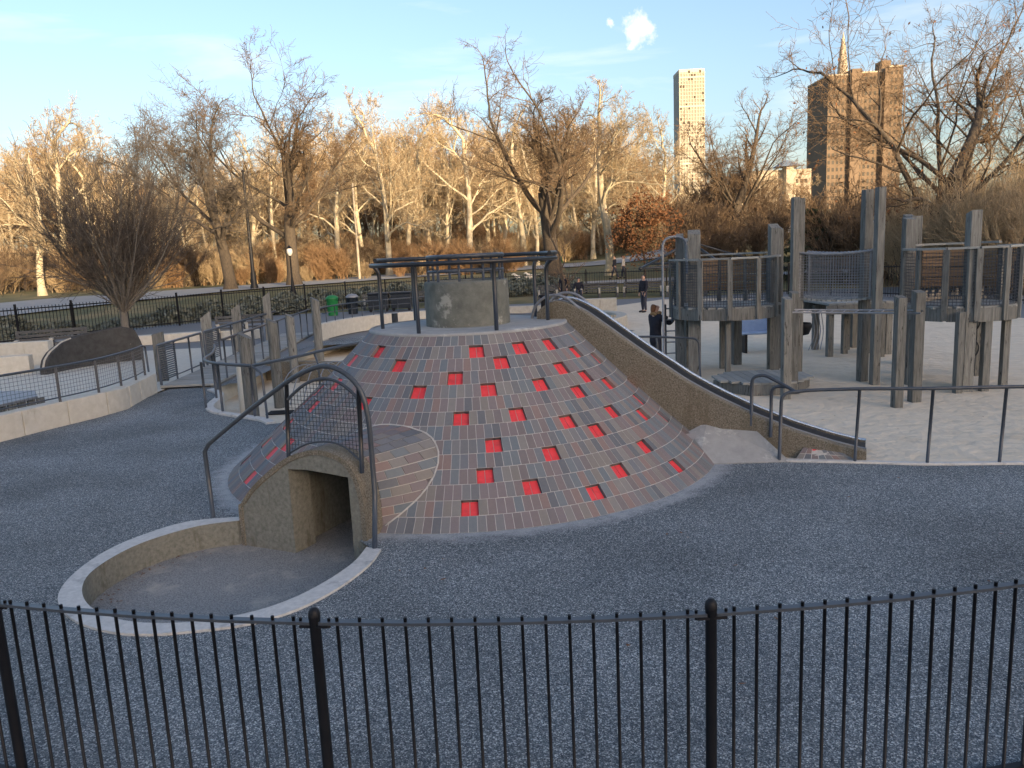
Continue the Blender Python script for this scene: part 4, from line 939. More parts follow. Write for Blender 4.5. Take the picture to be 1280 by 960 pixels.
# ------------------------------------------------------------------ back fence, benches, bins, lamps
bf = thing('boundary_fence', 'long black picket fence running round the back of the playground', 'fence', (0,45,0))
BFP = [(-30,24),(-26,28.5),(-22.3,32.6),(-21.0,35.2),(-19.6,37.4),(-17.6,39.8),(-14.6,43.6),(-11.2,46.8),(-6,49.6),(0,50.0),(4.6,50.2),(9,48.6),(12.5,46.6),(16,42.6),(18.5,38),(20.5,31),(21.5,24),(22,16)]
bfp = bez([(*p,0) for p in BFP], 10); Ls = np.concatenate([[0], np.cumsum([np.linalg.norm(bfp[i+1]-bfp[i]) for i in range(len(bfp)-1)])])
def along(s): return (float(np.interp(s,Ls,[p[0] for p in bfp])), float(np.interp(s,Ls,[p[1] for p in bfp])))
b_ = MB(); s = 0.0; pk_ = []
while s < Ls[-1]:
    x, y = along(s); pk_.append((x, y)); s += .16
pk_.sort(key=lambda p: p[0]**2+p[1]**2 + (0 if abs(p[0]) < .72*p[1] else 4000))
bfm = MB(); bfm.box((0,0,.80),(.020,.020,1.56)); pm = bfm.mesh('picket', M['steel_black'])
for x, y in pk_[:300]:
    o = link_mesh('picket', pm, bf); o.location = (x, y-45, HT(x,y)*0)
for x, y in pk_[300:]: b_.box((x,y,.80),(.020,.020,1.56))
b_.build('pickets', M['steel_black'], bf, kind='stuff')
s = 0.0
while s < Ls[-1]:
    x, y = along(s); b_ = MB(); b_.box((x,y,.86),(.08,.08,1.72)); b_.build('post', M['steel_black'], bf); s += 2.6
for z in (.15,1.45): b_ = MB(); b_.wall([tuple(p[:2]) for p in bfp], .045, z, z+.05); b_.build('rail', M['steel_black'], bf)

def make_bench(label):
    t = thing('park_bench', label, 'bench', (0,0,0), 'park benches along the boundary fence')
    for k in range(3): b_ = MB(); b_.box((0,-.05-.13*k,.45),(2.3,.10,.045)); b_.build('seat_slat', M['bench_wood'], t)
    for k in range(3): b_ = MB(); b_.box((0,.09+.035*k,.60+.14*k),(2.3,.04,.10)); b_.build('back_slat', M['bench_wood'], t)
    for x in (-1.1,0,1.1):
        b_ = MB(); b_.box((x,-.16,.21),(.13,.46,.42)); b_.box((x,.16,.47),(.09,.09,.94)); b_.build('end_frame', M['bench_wood'], t); b_ = MB(); b_.box((x,-.2,.60),(.12,.40,.07)); b_.box((x,-.36,.44),(.11,.11,.26)); b_.build('arm', M['conc'], t)
    return t
bench = make_bench('park bench with pale arms farthest left in front of the fence')
BN = [(-16.9,28.4,.42,'park bench with pale arms farthest left in front of the fence'),(-10.9,31.8,.45,'park bench with pale arms beside the boardwalk posts')]
bench.location = (*BN[0][:2],0); bench.rotation_euler = (0,0,BN[0][2])
dup(bench, (*BN[1][:2],0), BN[1][2], BN[1][3])
for i,(x,y,r) in enumerate(((3.0,47.6,.0),(5.6,47.5,-.02),(8.2,46.9,-.22),(10.6,45.6,-.4),(-7.6,46.6,.3),(-5.0,47.5,.15),(-2.2,48,.05))):
    dup(bench, (x,y,0), r, ['dark bench beside the standing person in black','dark bench right of the standing person in black','dark bench under the bare tree beyond the pool','dark bench nearest the left play tower','bench behind the dark bins','bench just right of the dark bins','bench seen behind the mound ring railing'][i])
def bin_(name, label, x, y, m_, lidm):
    t = thing(name, label, 'bin', (x,y,0)); b_ = MB(); b_.lathe((x,y,0), [(.26,0),(.33,.85),(.35,.88),(.35,.92)], 14); b_.build('body', M[m_], t)
    b_ = MB(); b_.lathe((x,y,.92), [(.37,0),(.36,.06),(.24,.16),(.08,.2),(.001,.2)], 14); b_.build('lid', M[lidm], t)
bin_('litter_bin', 'bright green litter bin with a domed lid by the back fence', -9.75, 42.8, 'green_plastic', 'green_plastic')
bin_('litter_bin', 'dark litter bin with a grey lid next to the green bin', -8.75, 43.4, 'bin_dark', 'galv_dull')
for i,(x,lab) in enumerate(((-7.4,'large dark blue wheeled container left of the pair'),(-6.1,'large dark blue wheeled container right of the pair'))):
    t = thing('waste_container', lab, 'container', (x,44.3,0)); b_ = MB(); b_.box((x,44.3,.55),(1.15,.8,.8)); b_.build('body', M['bin_dark'], t, bevel=.04)
    b_ = MB(); b_.box((x,44.3,1.02),(1.22,.86,.12)); b_.build('lid', M['bin_dark'], t, bevel=.04)
    for s_ in (-.45,.45): b_ = MB(); b_.tube([(x+s_,43.95,.09),(x+s_,44.05,.09)], .09, 10); b_.build('wheel', M['steel_black'], t)
# lamp posts
lx, ly = -21.2, 65; lz = HT(lx,ly)
lm = thing('street_lamp', 'tall dark tapered lamp mast on the grass left of the mound', 'lamp post', (lx,ly,lz))
b_ = MB(); b_.lathe((lx,ly,lz), [(.34,0),(.33,.25),(.25,.5),(.22,1.3),(.15,1.5),(.13,5),(.09,9.6)], 12); b_.build('mast', M['steel_black'], lm)
b_ = MB(); b_.lathe((lx,ly,lz+9.55), [(.10,0),(.16,.06),(.05,.16),(.001,.17)], 10); b_.build('cap', M['steel_black'], lm)
px_, py2 = -15.5, 56; pz = HT(px_,py2)
lm2 = thing('park_lamp', 'short black park lantern on a fluted post behind the fence', 'lamp post', (px_,py2,pz))
b_ = MB(); b_.lathe((px_,py2,pz-.1), [(.26,0),(.24,.4),(.13,.9),(.09,1.3),(.06,1.6),(.05,3.0),(.10,3.08)], 10); b_.build('post', M['steel_black'], lm2)
b_ = MB(); b_.lathe((px_,py2,pz+2.98), [(.09,0),(.21,.22),(.20,.42),(.14,.50)], 10); b_.build('lantern', M['lamp_glass'], lm2)
b_ = MB(); b_.lathe((px_,py2,pz+3.48), [(.20,0),(.12,.12),(.04,.2),(.001,.3)], 10); b_.build('cap', M['steel_black'], lm2)
wx, wy = -14.8, 78; wz_ = HT(wx,wy)
b_ = MB(); b_.lathe((wx,wy,wz_), [(.14,0),(.12,3),(.08,9.4),(.001,9.5)], 8); tag(b_.build('pale_mast', M['stone_pale']), 'slim pale mast standing among the pale trees left of the mound railing', 'pole')

# ------------------------------------------------------------------ path, lawns, ground cover
def sheet(name, poly_rows, mat_, lift, kind='structure'):
    vs = []; fs = []
    for (A, B) in poly_rows:
        for k in range(5):
            t_ = k/4; x = A[0]+(B[0]-A[0])*t_; y = A[1]+(B[1]-A[1])*t_; vs.append((x,y,HT(x,y)+lift))
    for i in range(len(poly_rows)-1):
        for k in range(4): fs.append((i*5+k, i*5+k+1, (i+1)*5+k+1, (i+1)*5+k))
    me = bpy.data.meshes.new(name); me.from_pydata(vs, [], fs); me.polygons.foreach_set('use_smooth',[True]*len(fs)); me.materials.append(M[mat_] if isinstance(mat_,str) else mat_)
    return tag(link_mesh(name, me), kind=kind)
rows = []
cl = bez([(-75,22,0),(-56,38,0),(-38,55.5,0),(-23,69.5,0),(-15,78,0),(-4,86,0),(14,92,0),(40,95,0)], 10)
for i in range(len(cl)-1):
    d = (cl[i+1]-cl[i])/np.linalg.norm(cl[i+1]-cl[i]); nrm = V((-d[1],d[0],0))*5.4; a, b = cl[i]-nrm, cl[i]+nrm; rows.append(((a[0],a[1]),(b[0],b[1])))
sheet('path', rows, 'path', .10)
rows = [((x, 54.5+.02*x), (x, 56.8+.02*x)) for x in np.arange(-2,40,2.0)]
sheet('path', rows, 'path', .09)
rng = np.random.default_rng(5)
def leaf_cloud(n, gen, size, name, mat_, parent=None, kind=None):
    P = gen(n); n = len(P); a = rng.normal(size=(n,3)); a /= np.linalg.norm(a,axis=1)[:,None]; b = np.cross(a, rng.normal(size=(n,3))); b /= np.linalg.norm(b,axis=1)[:,None]
    s_ = size*(.6+.8*rng.random((n,1))); v = np.empty((n,4,3)); v[:,0] = P-a*s_; v[:,1] = P-b*s_*.5; v[:,2] = P+a*s_; v[:,3] = P+b*s_*.5
    me = bpy.data.meshes.new(name); me.vertices.add(n*4); me.vertices.foreach_set('co', v.reshape(-1)); me.loops.add(n*4); me.loops.foreach_set('vertex_index', np.arange(n*4)); me.polygons.add(n); me.polygons.foreach_set('loop_start', np.arange(n)*4)
    me.materials.append(M[mat_]); me.update(calc_edges=True)
    return link_mesh(name, me, parent, kind)
def cover_gen(n):
    s_ = rng.random(n)*44+2; P = np.array([along(q) for q in s_]); d = rng.random(n)**.8
    nrm = P-np.array([-2,20]); nrm /= np.linalg.norm(nrm,axis=1)[:,None]; P = P+nrm*(.35+d*5.5)[:,None]
    lump = .55+.35*np.sin(P[:,0]*1.9)*np.cos(P[:,1]*1.6)
    z = ht(P[:,0],P[:,1])+.03+rng.random(n)**.6*lump*1.25*np.sin(np.clip(d,.05,.95)*PI)**.5
    return np.column_stack([P,z])
leaf_cloud(42000, cover_gen, .15, 'ground_cover', 'cover', kind='stuff')

def litter_gen(n):
    a = np.column_stack([rng.uniform(3.5,14,n//2), rng.uniform(9.8,26,n//2), np.full(n//2,.014)])
    b = np.column_stack([rng.uniform(-8,8,n-n//2), rng.uniform(4.2,9.8,n-n//2), np.full(n-n//2,.010)]); b = b[~((b[:,0] < -1.2)&(b[:,0] > -4.6)&(b[:,1] > 5.6))]
    q = np.concatenate([a[a[:,1] > 9.9+.0*a[:,0]], b]); q = q[np.hypot(q[:,0]+.6,q[:,1]-11.35) > 3.75]; return q[(q[:,0] < 0)|(q[:,1] < 9.0)|(q[:,0] > 5)]

lv = leaf_cloud(170, litter_gen, .028, 'fallen_leaves', 'leaf_brown', kind='stuff')
for v in lv.data.vertices: v.co.z = .006+abs(v.co.z-.012)*.25

pk2 = np.array([(q[0],q[1]) for q in PIT_IN_s[4:44]]); 
def debris_gen(n):
    q = pk2[rng.integers(0,len(pk2),n)]; c_ = np.array([-2.7,7.2]); f_ = .03+.16*rng.random((n,1))**2; q = q+(c_-q)*f_+rng.normal(size=(n,2))*.02
    return np.column_stack([q, np.full(n,-.252)])
lv = leaf_cloud(170, debris_gen, .018, 'leaf_debris', 'leaf_brown', kind='stuff')
for v in lv.data.vertices: v.co.z = -.252+abs(v.co.z+.252)*.25
# ------------------------------------------------------------------ trees
def unit(a): return a/(np.linalg.norm(a,axis=-1,keepdims=True)+1e-9)
def tubes_np(levels):   # list of (points (n,k,3), radii (n,k), sides)
    VV = []; FF = []; base = 0
    for P, Rr, ns in levels:
        n, k, _ = P.shape
        T = np.empty_like(P); T[:,1:-1] = P[:,2:]-P[:,:-2]; T[:,0] = P[:,1]-P[:,0]; T[:,-1] = P[:,-1]-P[:,-2]; T = unit(T)
        ref = np.where(np.abs(T[:,:1,2:3]) > .8, np.array([[[1.,0,0]]]), np.array([[[0,0,1.]]]))
        A = unit(np.cross(T, np.broadcast_to(ref, T.shape))); B = np.cross(T, A)
        an = np.arange(ns)*2*PI/ns
        v = P[:,:,None,:]+Rr[:,:,None,None]*(np.cos(an)[None,None,:,None]*A[:,:,None,:]+np.sin(an)[None,None,:,None]*B[:,:,None,:])
        VV.append(v.reshape(-1,3))
        idx = base+np.arange(n*k*ns).reshape(n,k,ns)
        a = idx[:,:-1,:]; b = np.roll(a,-1,2); c = idx[:,1:,:]; d = np.roll(c,-1,2)
        FF.append(np.stack([a,b,d,c],-1).reshape(-1,4)); base += n*k*ns
    return np.concatenate(VV), np.concatenate(FF)
def np_mesh(name, v, f, m_):
    me = bpy.data.meshes.new(name); me.vertices.add(len(v)); me.vertices.foreach_set('co', v.astype(np.float32).reshape(-1))
    me.loops.add(f.size); me.loops.foreach_set('vertex_index', f.astype(np.int32).reshape(-1)); me.polygons.add(len(f)); me.polygons.foreach_set('loop_start', np.arange(len(f),dtype=np.int32)*f.shape[1])
    me.polygons.foreach_set('use_smooth', np.ones(len(f),bool)); me.materials.append(M[m_]); me.update(calc_edges=True); return me
def grow(seed, H, r0, spec, stems=1, lean=0.0, base_spread=.1, curve=None):
    """spec: list of dicts per level: n children, t0, t1, ang, lr (length ratio), rr, k, wig, trop"""
    g = np.random.default_rng(seed); out_ = []
    P0 = np.column_stack([g.normal(size=(stems,2))*base_spread*(stems > 1), np.zeros(stems)-.3])
    az = g.random(stems)*2*PI; inc = (g.random(stems)*.8+.2)*lean
    D = np.column_stack([np.sin(inc)*np.cos(az), np.sin(inc)*np.sin(az), np.cos(inc)])
    L = H*spec[0]['len']*(.85+.3*g.random(stems)); r = np.full(stems, r0)
    for li, s in enumerate(spec):
        n = len(P0); k = s['k']; pts = np.empty((n,k+1,3)); dirs = np.empty((n,k+1,3)); pts[:,0] = P0; dirs[:,0] = D; d = D.copy()
        for i in range(k):
            d = unit(d+g.normal(size=(n,3))*s['wig']+np.array([0,0,1.])*s['trop']); pts[:,i+1] = pts[:,i]+d*(L/k)[:,None]; dirs[:,i+1] = d
        tt = np.linspace(0,1,k+1); rad_ = r[:,None]*(1-(1-s['tip'])*tt[None,:])
        if li == 0: rad_[:,0] *= 1.45
        out_.append((pts, rad_))
        if li+1 == len(spec): break
        c = spec[li+1]; m_ = c['n']
        t_ = c['t0']+(c['t1']-c['t0'])*((np.arange(m_)[None,:]+g.random((n,m_)))/m_); t_[:,-1] = 1.0
        x = t_*k; i0 = np.clip(x.astype(int),0,k-1); fr = x-i0; rows_ = np.arange(n)[:,None]
        p = pts[rows_,i0]*(1-fr[...,None])+pts[rows_,i0+1]*fr[...,None]; dd = unit(dirs[rows_,i0+1]); rr_ = rad_[rows_,i0]*(1-fr)+rad_[rows_,i0+1]*fr
        ang = c['ang']*(.65+.7*g.random((n,m_))); ang[:,-1] *= .45
        ref = unit(g.normal(size=(n,m_,3))); side = unit(np.cross(dd, ref))
        nd = unit(dd*np.cos(ang)[...,None]+side*np.sin(ang)[...,None])
        nl = L[:,None]*c['lr']*(.65+.7*g.random((n,m_)))*(1.1-.35*t_)
        nr = rr_*c['rr']*(.8+.4*g.random((n,m_))); nr[:,-1] = rr_[:,-1]
        P0, D, L, r = p.reshape(-1,3), nd.reshape(-1,3), nl.reshape(-1), np.maximum(nr.reshape(-1), .004)
    return out_
def tree_meshes(name, seed, H, r0, spec, split=3, bark='bark_dark', twig='twig_brown', stems=1, lean=0.0, base_spread=.1, minr=.006, sides=(8,7,5,4,3,3,3)):
    L = grow(seed, H, r0, spec, stems, lean, base_spread)
    top_ = np.concatenate([p.reshape(-1,3) for p,_ in L])[:,2]; sc = H/np.percentile(top_,99.8)
    lv = [(p*sc, np.maximum(r_*min(sc,1.2),minr), sides[min(i,len(sides)-1)]) for i,(p,r_) in enumerate(L)]
    v, f = tubes_np(lv[:split]); a = np_mesh('trunk', v, f, bark)
    v, f = tubes_np(lv[split:]); b = np_mesh('crown', v, f, twig)
    ends = lv[-1][0][:,-1]
    return a, b, ends
def S(n, t0, t1, ang, lr, rr, k, wig, trop, tip=.35): return dict(n=n,t0=t0,t1=t1,ang=ang,lr=lr,rr=rr,k=k,wig=wig,trop=trop,tip=tip)
def S0(len_, k, wig, trop, tip=.6): return dict(len=len_,k=k,wig=wig,trop=trop,tip=tip)
ELM = [S0(.34,6,.05,.03,.7), S(7,.5,1,.70,1.15,.42,8,.10,.06), S(6,.25,1,.62,.52,.50,6,.16,.05), S(7,.2,1,.75,.50,.50,5,.2,.04), S(7,.15,1,.8,.48,.5,4,.24,.03), S(5,.2,1,.8,.55,.6,3,.25,.02)]
PLANE = [S0(.60,8,.07,.06,.45), S(9,.28,1,.85,.46,.42,7,.20,.06), S(6,.25,1,.75,.50,.52,6,.24,.08), S(7,.2,1,.8,.48,.5,5,.26,.05), S(6,.2,1,.8,.5,.55,4,.26,.04), S(3,.2,1,.8,.5,.6,3,.25,.02)]
OAK = [S0(.22,5,.05,.03,.8), S(8,.45,1,.95,1.85,.37,10,.10,.045), S(8,.18,1,.72,.46,.48,7,.18,.05), S(6,.2,1,.8,.5,.5,5,.22,.03), S(6,.2,1,.8,.5,.5,4,.24,.03), S(5,.2,1,.8,.55,.6,3,.25,.02)]
VASE = [S0(.22,5,.04,.02,.85), S(11,.55,1,.70,1.7,.40,9,.08,.075), S(7,.2,1,.55,.46,.5,6,.14,.06), S(6,.2,1,.7,.5,.5,5,.2,.04), S(6,.15,1,.7,.5,.55,4,.22,.03), S(3,.2,1,.7,.55,.6,3,.22,.02)]
PEAR = [S0(.26,4,.03,.0,.9), S(34,.80,1,.85,2.4,.34,9,.05,.085,.2), S(8,.12,.95,.5,.5,.5,5,.10,.09,.3), S(7,.15,1,.6,.5,.55,4,.14,.05), S(4,.2,1,.6,.55,.6,3,.18,.03)]
FAR = [S0(.6,6,.06,.05,.5), S(8,.25,1,.7,.48,.45,5,.16,.06), S(7,.2,1,.75,.5,.5,4,.22,.05), S(7,.2,1,.8,.5,.55,3,.25,.03), S(6,.2,1,.8,.6,.6,2,.25,.02)]
SHRUB = [S0(.85,6,.07,.05,.35), S(7,.15,1,.42,.55,.55,5,.12,.07), S(5,.15,1,.5,.55,.6,4,.16,.05), S(3,.2,1,.6,.6,.7,3,.18,.04)]
TM = {}
def T(kind, seed, H, r0, spec, **kw): TM[kind] = tree_meshes(kind, seed, H, r0, spec, **kw)
T('elm1', 3, 19, .42, ELM, bark='bark_dark', twig='twig_grey', minr=.012)
T('elm2', 14, 23, .48, ELM, bark='bark_dark', twig='twig_brown', minr=.012)
T('elm3', 23, 17.5, .55, ELM, bark='bark_dark', twig='twig_brown', minr=.010)
T('plane1', 5, 20, .34, PLANE, bark='bark_pale', twig='twig_tan', split=4, minr=.014)
T('plane2', 17, 20, .38, PLANE, bark='bark_pale', twig='twig_tan', split=4, minr=.014)
T('plane3', 29, 18, .40, PLANE, bark='bark_pale', twig='twig_tan', split=4, minr=.012)
T('oak', 41, 17, .40, OAK, bark='bark_dark', twig='twig_brown', minr=.008)
T('oak2', 47, 16, .38, VASE, bark='bark_dark', twig='twig_brown', minr=.012)
T('pear', 8, 8.2, .20, PEAR, bark='bark_grey', twig='twig_grey', split=3, minr=.0065)
T('sapling', 13, 4.6, .07, [S0(.5,6,.05,.04,.5), S(9,.3,1,.75,.5,.45,6,.12,.08), S(5,.2,1,.6,.5,.6,4,.16,.05), S(4,.2,1,.6,.5,.6,3,.16,.05)], bark='bark_dark', twig='twig_brown', split=2, minr=.006)
T('far1', 61, 18, .17, FAR, bark='bark_pale', twig='twig_tan', split=2, minr=.022, sides=(6,5,4,3,3))
T('far2', 67, 18, .18, FAR, bark='bark_dark', twig='twig_tan', split=2, minr=.022, sides=(6,5,4,3,3))
T('far3', 71, 18, .17, FAR, bark='bark_pale', twig='twig_orange', split=2, minr=.022, sides=(6,5,4,3,3))
T('shrub1', 81, 4, .05, SHRUB, stems=16, lean=.5, base_spread=.5, bark='twig_orange', twig='twig_orange', split=1, minr=.012, sides=(4,3,3,3))
T('shrub2', 83, 4, .05, SHRUB, stems=14, lean=.6, base_spread=.6, bark='bark_dark', twig='twig_brown', split=1, minr=.011, sides=(4,3,3,3))
T('shrub3', 85, 4, .045, SHRUB, stems=18, lean=.7, base_spread=.8, bark='twig_tan', twig='twig_tan', split=1, minr=.010, sides=(4,3,3,3))
T('hedge', 87, 5.5, .05, SHRUB, stems=24, lean=.42, base_spread=.9, bark='bark_dark', twig='twig_tan', split=1, minr=.0085, sides=(4,3,3,3))
def px_at(px, Y):
    px = float(px); Y = float(Y)
    d = (px-640)*_ix - (330-480)*_iu + 960*_F
    return d.x/d.y*Y
def tree(kind, name, label, x, y, h=None, rz=0.0, group=None, w=None, dz=0.0):
    a, b, ends = TM[kind]; z = HT(x,y)+dz
    t = thing(name, label, 'shrub' if 'shrub' in name else 'tree', (x,y,z), group); t.rotation_euler = (0,0,rz)
    H0 = {'elm1':19,'elm2':23,'elm3':17.5,'plane1':20,'plane2':20,'plane3':18,'oak':17,'oak2':16,'pear':8.2,'sapling':4.6,'far1':18,'far2':18,'far3':18,'shrub1':4,'shrub2':4,'hedge':5.5}[kind]
    s_ = (h or H0)/H0; t.scale = ((w or 1)*s_,(w or 1)*s_,s_)
    link_mesh('trunk' if 'shrub' not in name else 'stems', a, t); link_mesh('crown', b, t)
    return t
def tpx(kind, name, label, px, Y, top_y, **kw):   # height from how far the crown stands above the horizon at that distance
    x = px_at(px, Y); hz = 318-(px-632.6)*.0457; zt = EYE+(hz-top_y)*Y/960*1.0
    return tree(kind, name, label, x, Y, h=zt-HT(x,Y), **kw)
tpx('elm1','elm_tree','dark bare tree with spreading crown left of the tall lamp mast', 285, 66, 124, rz=.6, w=1.22)
tpx('elm2','elm_tree','tallest dark bare tree just right of the tall lamp mast', 366, 70, 84, rz=2.1, w=1.22)
tpx('elm3','elm_tree','large dark bare tree with low limbs behind the right end of the ring railing', 694, 58, 86, rz=1.0, w=1.05)
tpx('plane1','plane_tree','pale barked tree with a bare forked trunk right of the slim pale mast', 486, 84, 122, rz=.4, w=.9)
tpx('plane2','plane_tree','pale straight trunked tree above the concrete drum', 587, 88, 128, rz=2.6, w=.95)
tpx('plane3','plane_tree','pale leaning plane tree with people standing at its foot', 762, 62, 112, rz=4.0, w=.95)
tpx('plane2','plane_tree','slim pale tree between the two pale trees above the railing', 540, 100, 135, rz=5.0, w=.8)
tpx('plane1','plane_tree','pale tree with wide low limbs left of the slim pale mast', 425, 90, 150, rz=3.3, w=1.0)
tpx('plane3','plane_tree','pale tree with a thick low limb at the far left edge', 48, 74, 190, rz=1.6, w=1.0)
tpx('plane2','plane_tree','pale tree whose crown rises highest at the far left', 85, 96, 132, rz=.2, w=.9)
tpx('plane1','plane_tree','slender pale tree between the left ball shaped tree and the dark tree', 205, 98, 225, rz=2.2, w=.8)
tpx('plane1','plane_tree','pale tree filling the gap left of the glass tower', 828, 100, 150, rz=1.2, w=.95)
tpx('plane3','plane_tree','pale tree behind the large dark tree', 655, 96, 140, rz=5.6, w=.85)
tpx('oak2','round_tree','round headed bare tree just right of the glass tower', 918, 82, 126, rz=.9, w=1.05)
tpx('oak','oak_tree','huge bare spreading tree with scattered dead leaves at the upper right', 1190, 46, -60, rz=2.4, w=.95)
tpx('oak2','oak_tree','bare tree partly out of frame at the far upper right', 1330, 60, 40, rz=4.4, w=.9)
tpx('pear','pear_tree','dense ball shaped grey tree with upswept stems by the left benches', 146, 35.5, 164, rz=.5, w=.86)
tpx('sapling','young_tree','small dark young tree right of the ring railing', 706, 42, 262, rz=.5, w=1.0)
bt = tpx('far2','beech_tree','low tree still holding rusty brown dead leaves left of the play tower', 806, 58, 228, rz=.5, w=1.05)
def crown_gen(n):
    u_ = unit(rng.normal(size=(n,3)))*(rng.random((n,1))**.4); k_ = .8+.25*np.sin(u_[:,:1]*7)*np.cos(u_[:,1:2]*6+u_[:,2:]*5); lo = u_[:,2:]<-.2; return u_*k_*np.where(lo,[[8.5,8.5,10.0]],[[7.5,7.5,6.5]])+np.array([0,0,10.5])
leaf_cloud(4600, crown_gen, .26, 'leaves', 'leaf_brown', bt)
def oak_leaves(n):
    e = TM['oak'][2]; return e[rng.integers(0,len(e),n)]+rng.normal(size=(n,3))*.15
ok_ = [o for o in C.objects if o.get('label','').startswith('huge bare')][0]
leaf_cloud(420, oak_leaves, .09, 'leaves', 'leaf_brown', ok_)
for i, px in enumerate((20,118,170,232,262,318,345,455,512,562,612,632,672,724,742,790)):
    Y = 92+rng.random()*22
    tpx(('plane1','plane2','plane3')[i%3],'plane_tree','slim pale barked tree standing in the sunlit wood behind the playground', px, Y, float(np.interp(px,[0,120,230,330,520,620,740,800],[195,175,205,150,140,150,135,165]))+rng.random()*30, rz=rng.random()*6, w=.72, group='slim pale trees in the sunlit wood')
# conifer on the hill
cx_, cy_ = px_at(1012, 52), 52; cz_ = HT(cx_,cy_)
cf = thing('conifer_tree', 'low dark conifer with layered boughs behind the left end of the net bridge', 'tree', (cx_,cy_,cz_))
b_ = MB(); b_.tube([(cx_,cy_,cz_-.2),(cx_,cy_,cz_+4.9)], [.14,.03], 8); b_.build('trunk', M['bark_dark'], cf)
def con_gen(n):
    t_ = rng.random(n); lay = np.floor(t_*8)/8; a = rng.random(n)*2*PI; r = (1-lay)*2.6*rng.random(n)**.5; return np.column_stack([r*np.cos(a), r*np.sin(a), .5+lay*4.6-.12*r+rng.normal(size=n)*.06])
leaf_cloud(3600, con_gen, .17, 'boughs', 'leaf_green', cf)
# shrubs
def scatter(name, kinds, pts):      # one countless mass: instances of a few plants on points (x, y, height, turn)
    for ki, kind in enumerate(kinds):
        sub = pts[ki::len(kinds)]
        a, b, _e = TM[kind]
        bm = bmesh.new(); bm.from_mesh(a); na = len(bm.faces); bm.from_mesh(b)
        for k, f in enumerate(bm.faces):
            f.smooth = True; f.material_index = 0 if k < na else 1
        src_me = bpy.data.meshes.new(name+'_plant'); bm.to_mesh(src_me); bm.free(); src_me.materials.append(a.materials[0]); src_me.materials.append(b.materials[0])
        src = bpy.data.objects.new(name+'_plant', src_me)
        me = bpy.data.meshes.new(name); me.from_pydata([(x,y,HT(x,y)-.1) for x,y,h,r in sub], [], [])
        ar_ = me.attributes.new('turn','FLOAT_VECTOR','POINT'); ar_.data.foreach_set('vector', np.array([(0,0,r) for x,y,h,r in sub]).reshape(-1))
        as_ = me.attributes.new('size','FLOAT','POINT'); as_.data.foreach_set('value', [h/H_OF[kind] for x,y,h,r in sub])
        o = link_mesh(name, me, None, 'stuff')
        ng = bpy.data.node_groups.new(name,'GeometryNodeTree'); ng.interface.new_socket('Geometry', in_out='INPUT', socket_type='NodeSocketGeometry'); ng.interface.new_socket('Geometry', in_out='OUTPUT', socket_type='NodeSocketGeometry')
        gi, go = ng.nodes.new('NodeGroupInput'), ng.nodes.new('NodeGroupOutput'); ip = ng.nodes.new('GeometryNodeInstanceOnPoints'); ob = ng.nodes.new('GeometryNodeObjectInfo'); ob.inputs['Object'].default_value = src
        n1 = ng.nodes.new('GeometryNodeInputNamedAttribute'); n1.data_type = 'FLOAT_VECTOR'; n1.inputs['Name'].default_value = 'turn'
        n2 = ng.nodes.new('GeometryNodeInputNamedAttribute'); n2.data_type = 'FLOAT'; n2.inputs['Name'].default_value = 'size'
        e2r = ng.nodes.new('FunctionNodeEulerToRotation')
        ng.links.new(gi.outputs[0], ip.inputs['Points']); ng.links.new(ob.outputs['Geometry'], ip.inputs['Instance']); ng.links.new(n1.outputs[0], e2r.inputs[0]); ng.links.new(e2r.outputs[0], ip.inputs['Rotation']); ng.links.new(n2.outputs[0], ip.inputs['Scale'])
        ng.links.new(ip.outputs[0], go.inputs[0]); o.modifiers.new('scatter','NODES').node_group = ng
H_OF = {'shrub1':4,'shrub2':4,'shrub3':4,'far1':18,'far2':18,'far3':18}
sp_ = []
for px in np.arange(165, 660, 5):
    Y = 78+rng.random()*18; sp_.append((px_at(px,Y), Y, 1.9+rng.random()*2.4, rng.random()*6.28))
for px in np.arange(-60, 860, 6):
    Y = 104+rng.random()*26; sp_.append((px_at(px,Y), Y, 3.4+rng.random()*3.2, rng.random()*6.28))
rng.shuffle(sp_); scatter('thicket', ['shrub1','shrub3'], [tuple(q) for q in sp_])
sp_ = []
for px in np.arange(-40, 250, 6):
    Y = 80+rng.random()*18; sp_.append((px_at(px,Y), Y, 2.8+rng.random()*3, rng.random()*6.28))
rng.shuffle(sp_); scatter('undergrowth', ['shrub2','shrub3'], [tuple(q) for q in sp_])
SHL3 = 'brown leafless shrub on the slope behind the play towers'
for px, Y, h in ((860,66,5.5),(885,60,4.2),(905,70,6.0),(935,64,4.2),(960,72,4.8),(850,80,7),(985,78,5.5),(890,90,8),(945,88,7),(1040,52,5.6),(1062,49,5.2),(1085,54,6.2),(1030,66,6.5),(1105,50,5.0),(1120,60,6.5)):
    tree('shrub2','slope_shrub', SHL3, px_at(px,Y), Y, h=h, rz=rng.random()*6, group='brown shrubs on the slope behind the play towers', w=1.15)
SHL4 = 'tall fine twigged golden shrub in the hedge above the right play tower'
for px, Y, h in ((1135,46,5.6),(1160,42,6.0),(1188,40,6.4),(1212,38,6.4),(1238,39,6.8),(1265,36,6.4),(1292,38,6.8),(1180,48,7.2),(1230,50,8.0),(1280,46,7.4)):
    tree('hedge','hedge_shrub', SHL4, px_at(px,Y), Y, h=h, rz=rng.random()*6, group='golden hedge shrubs above the right play tower', w=1.0)
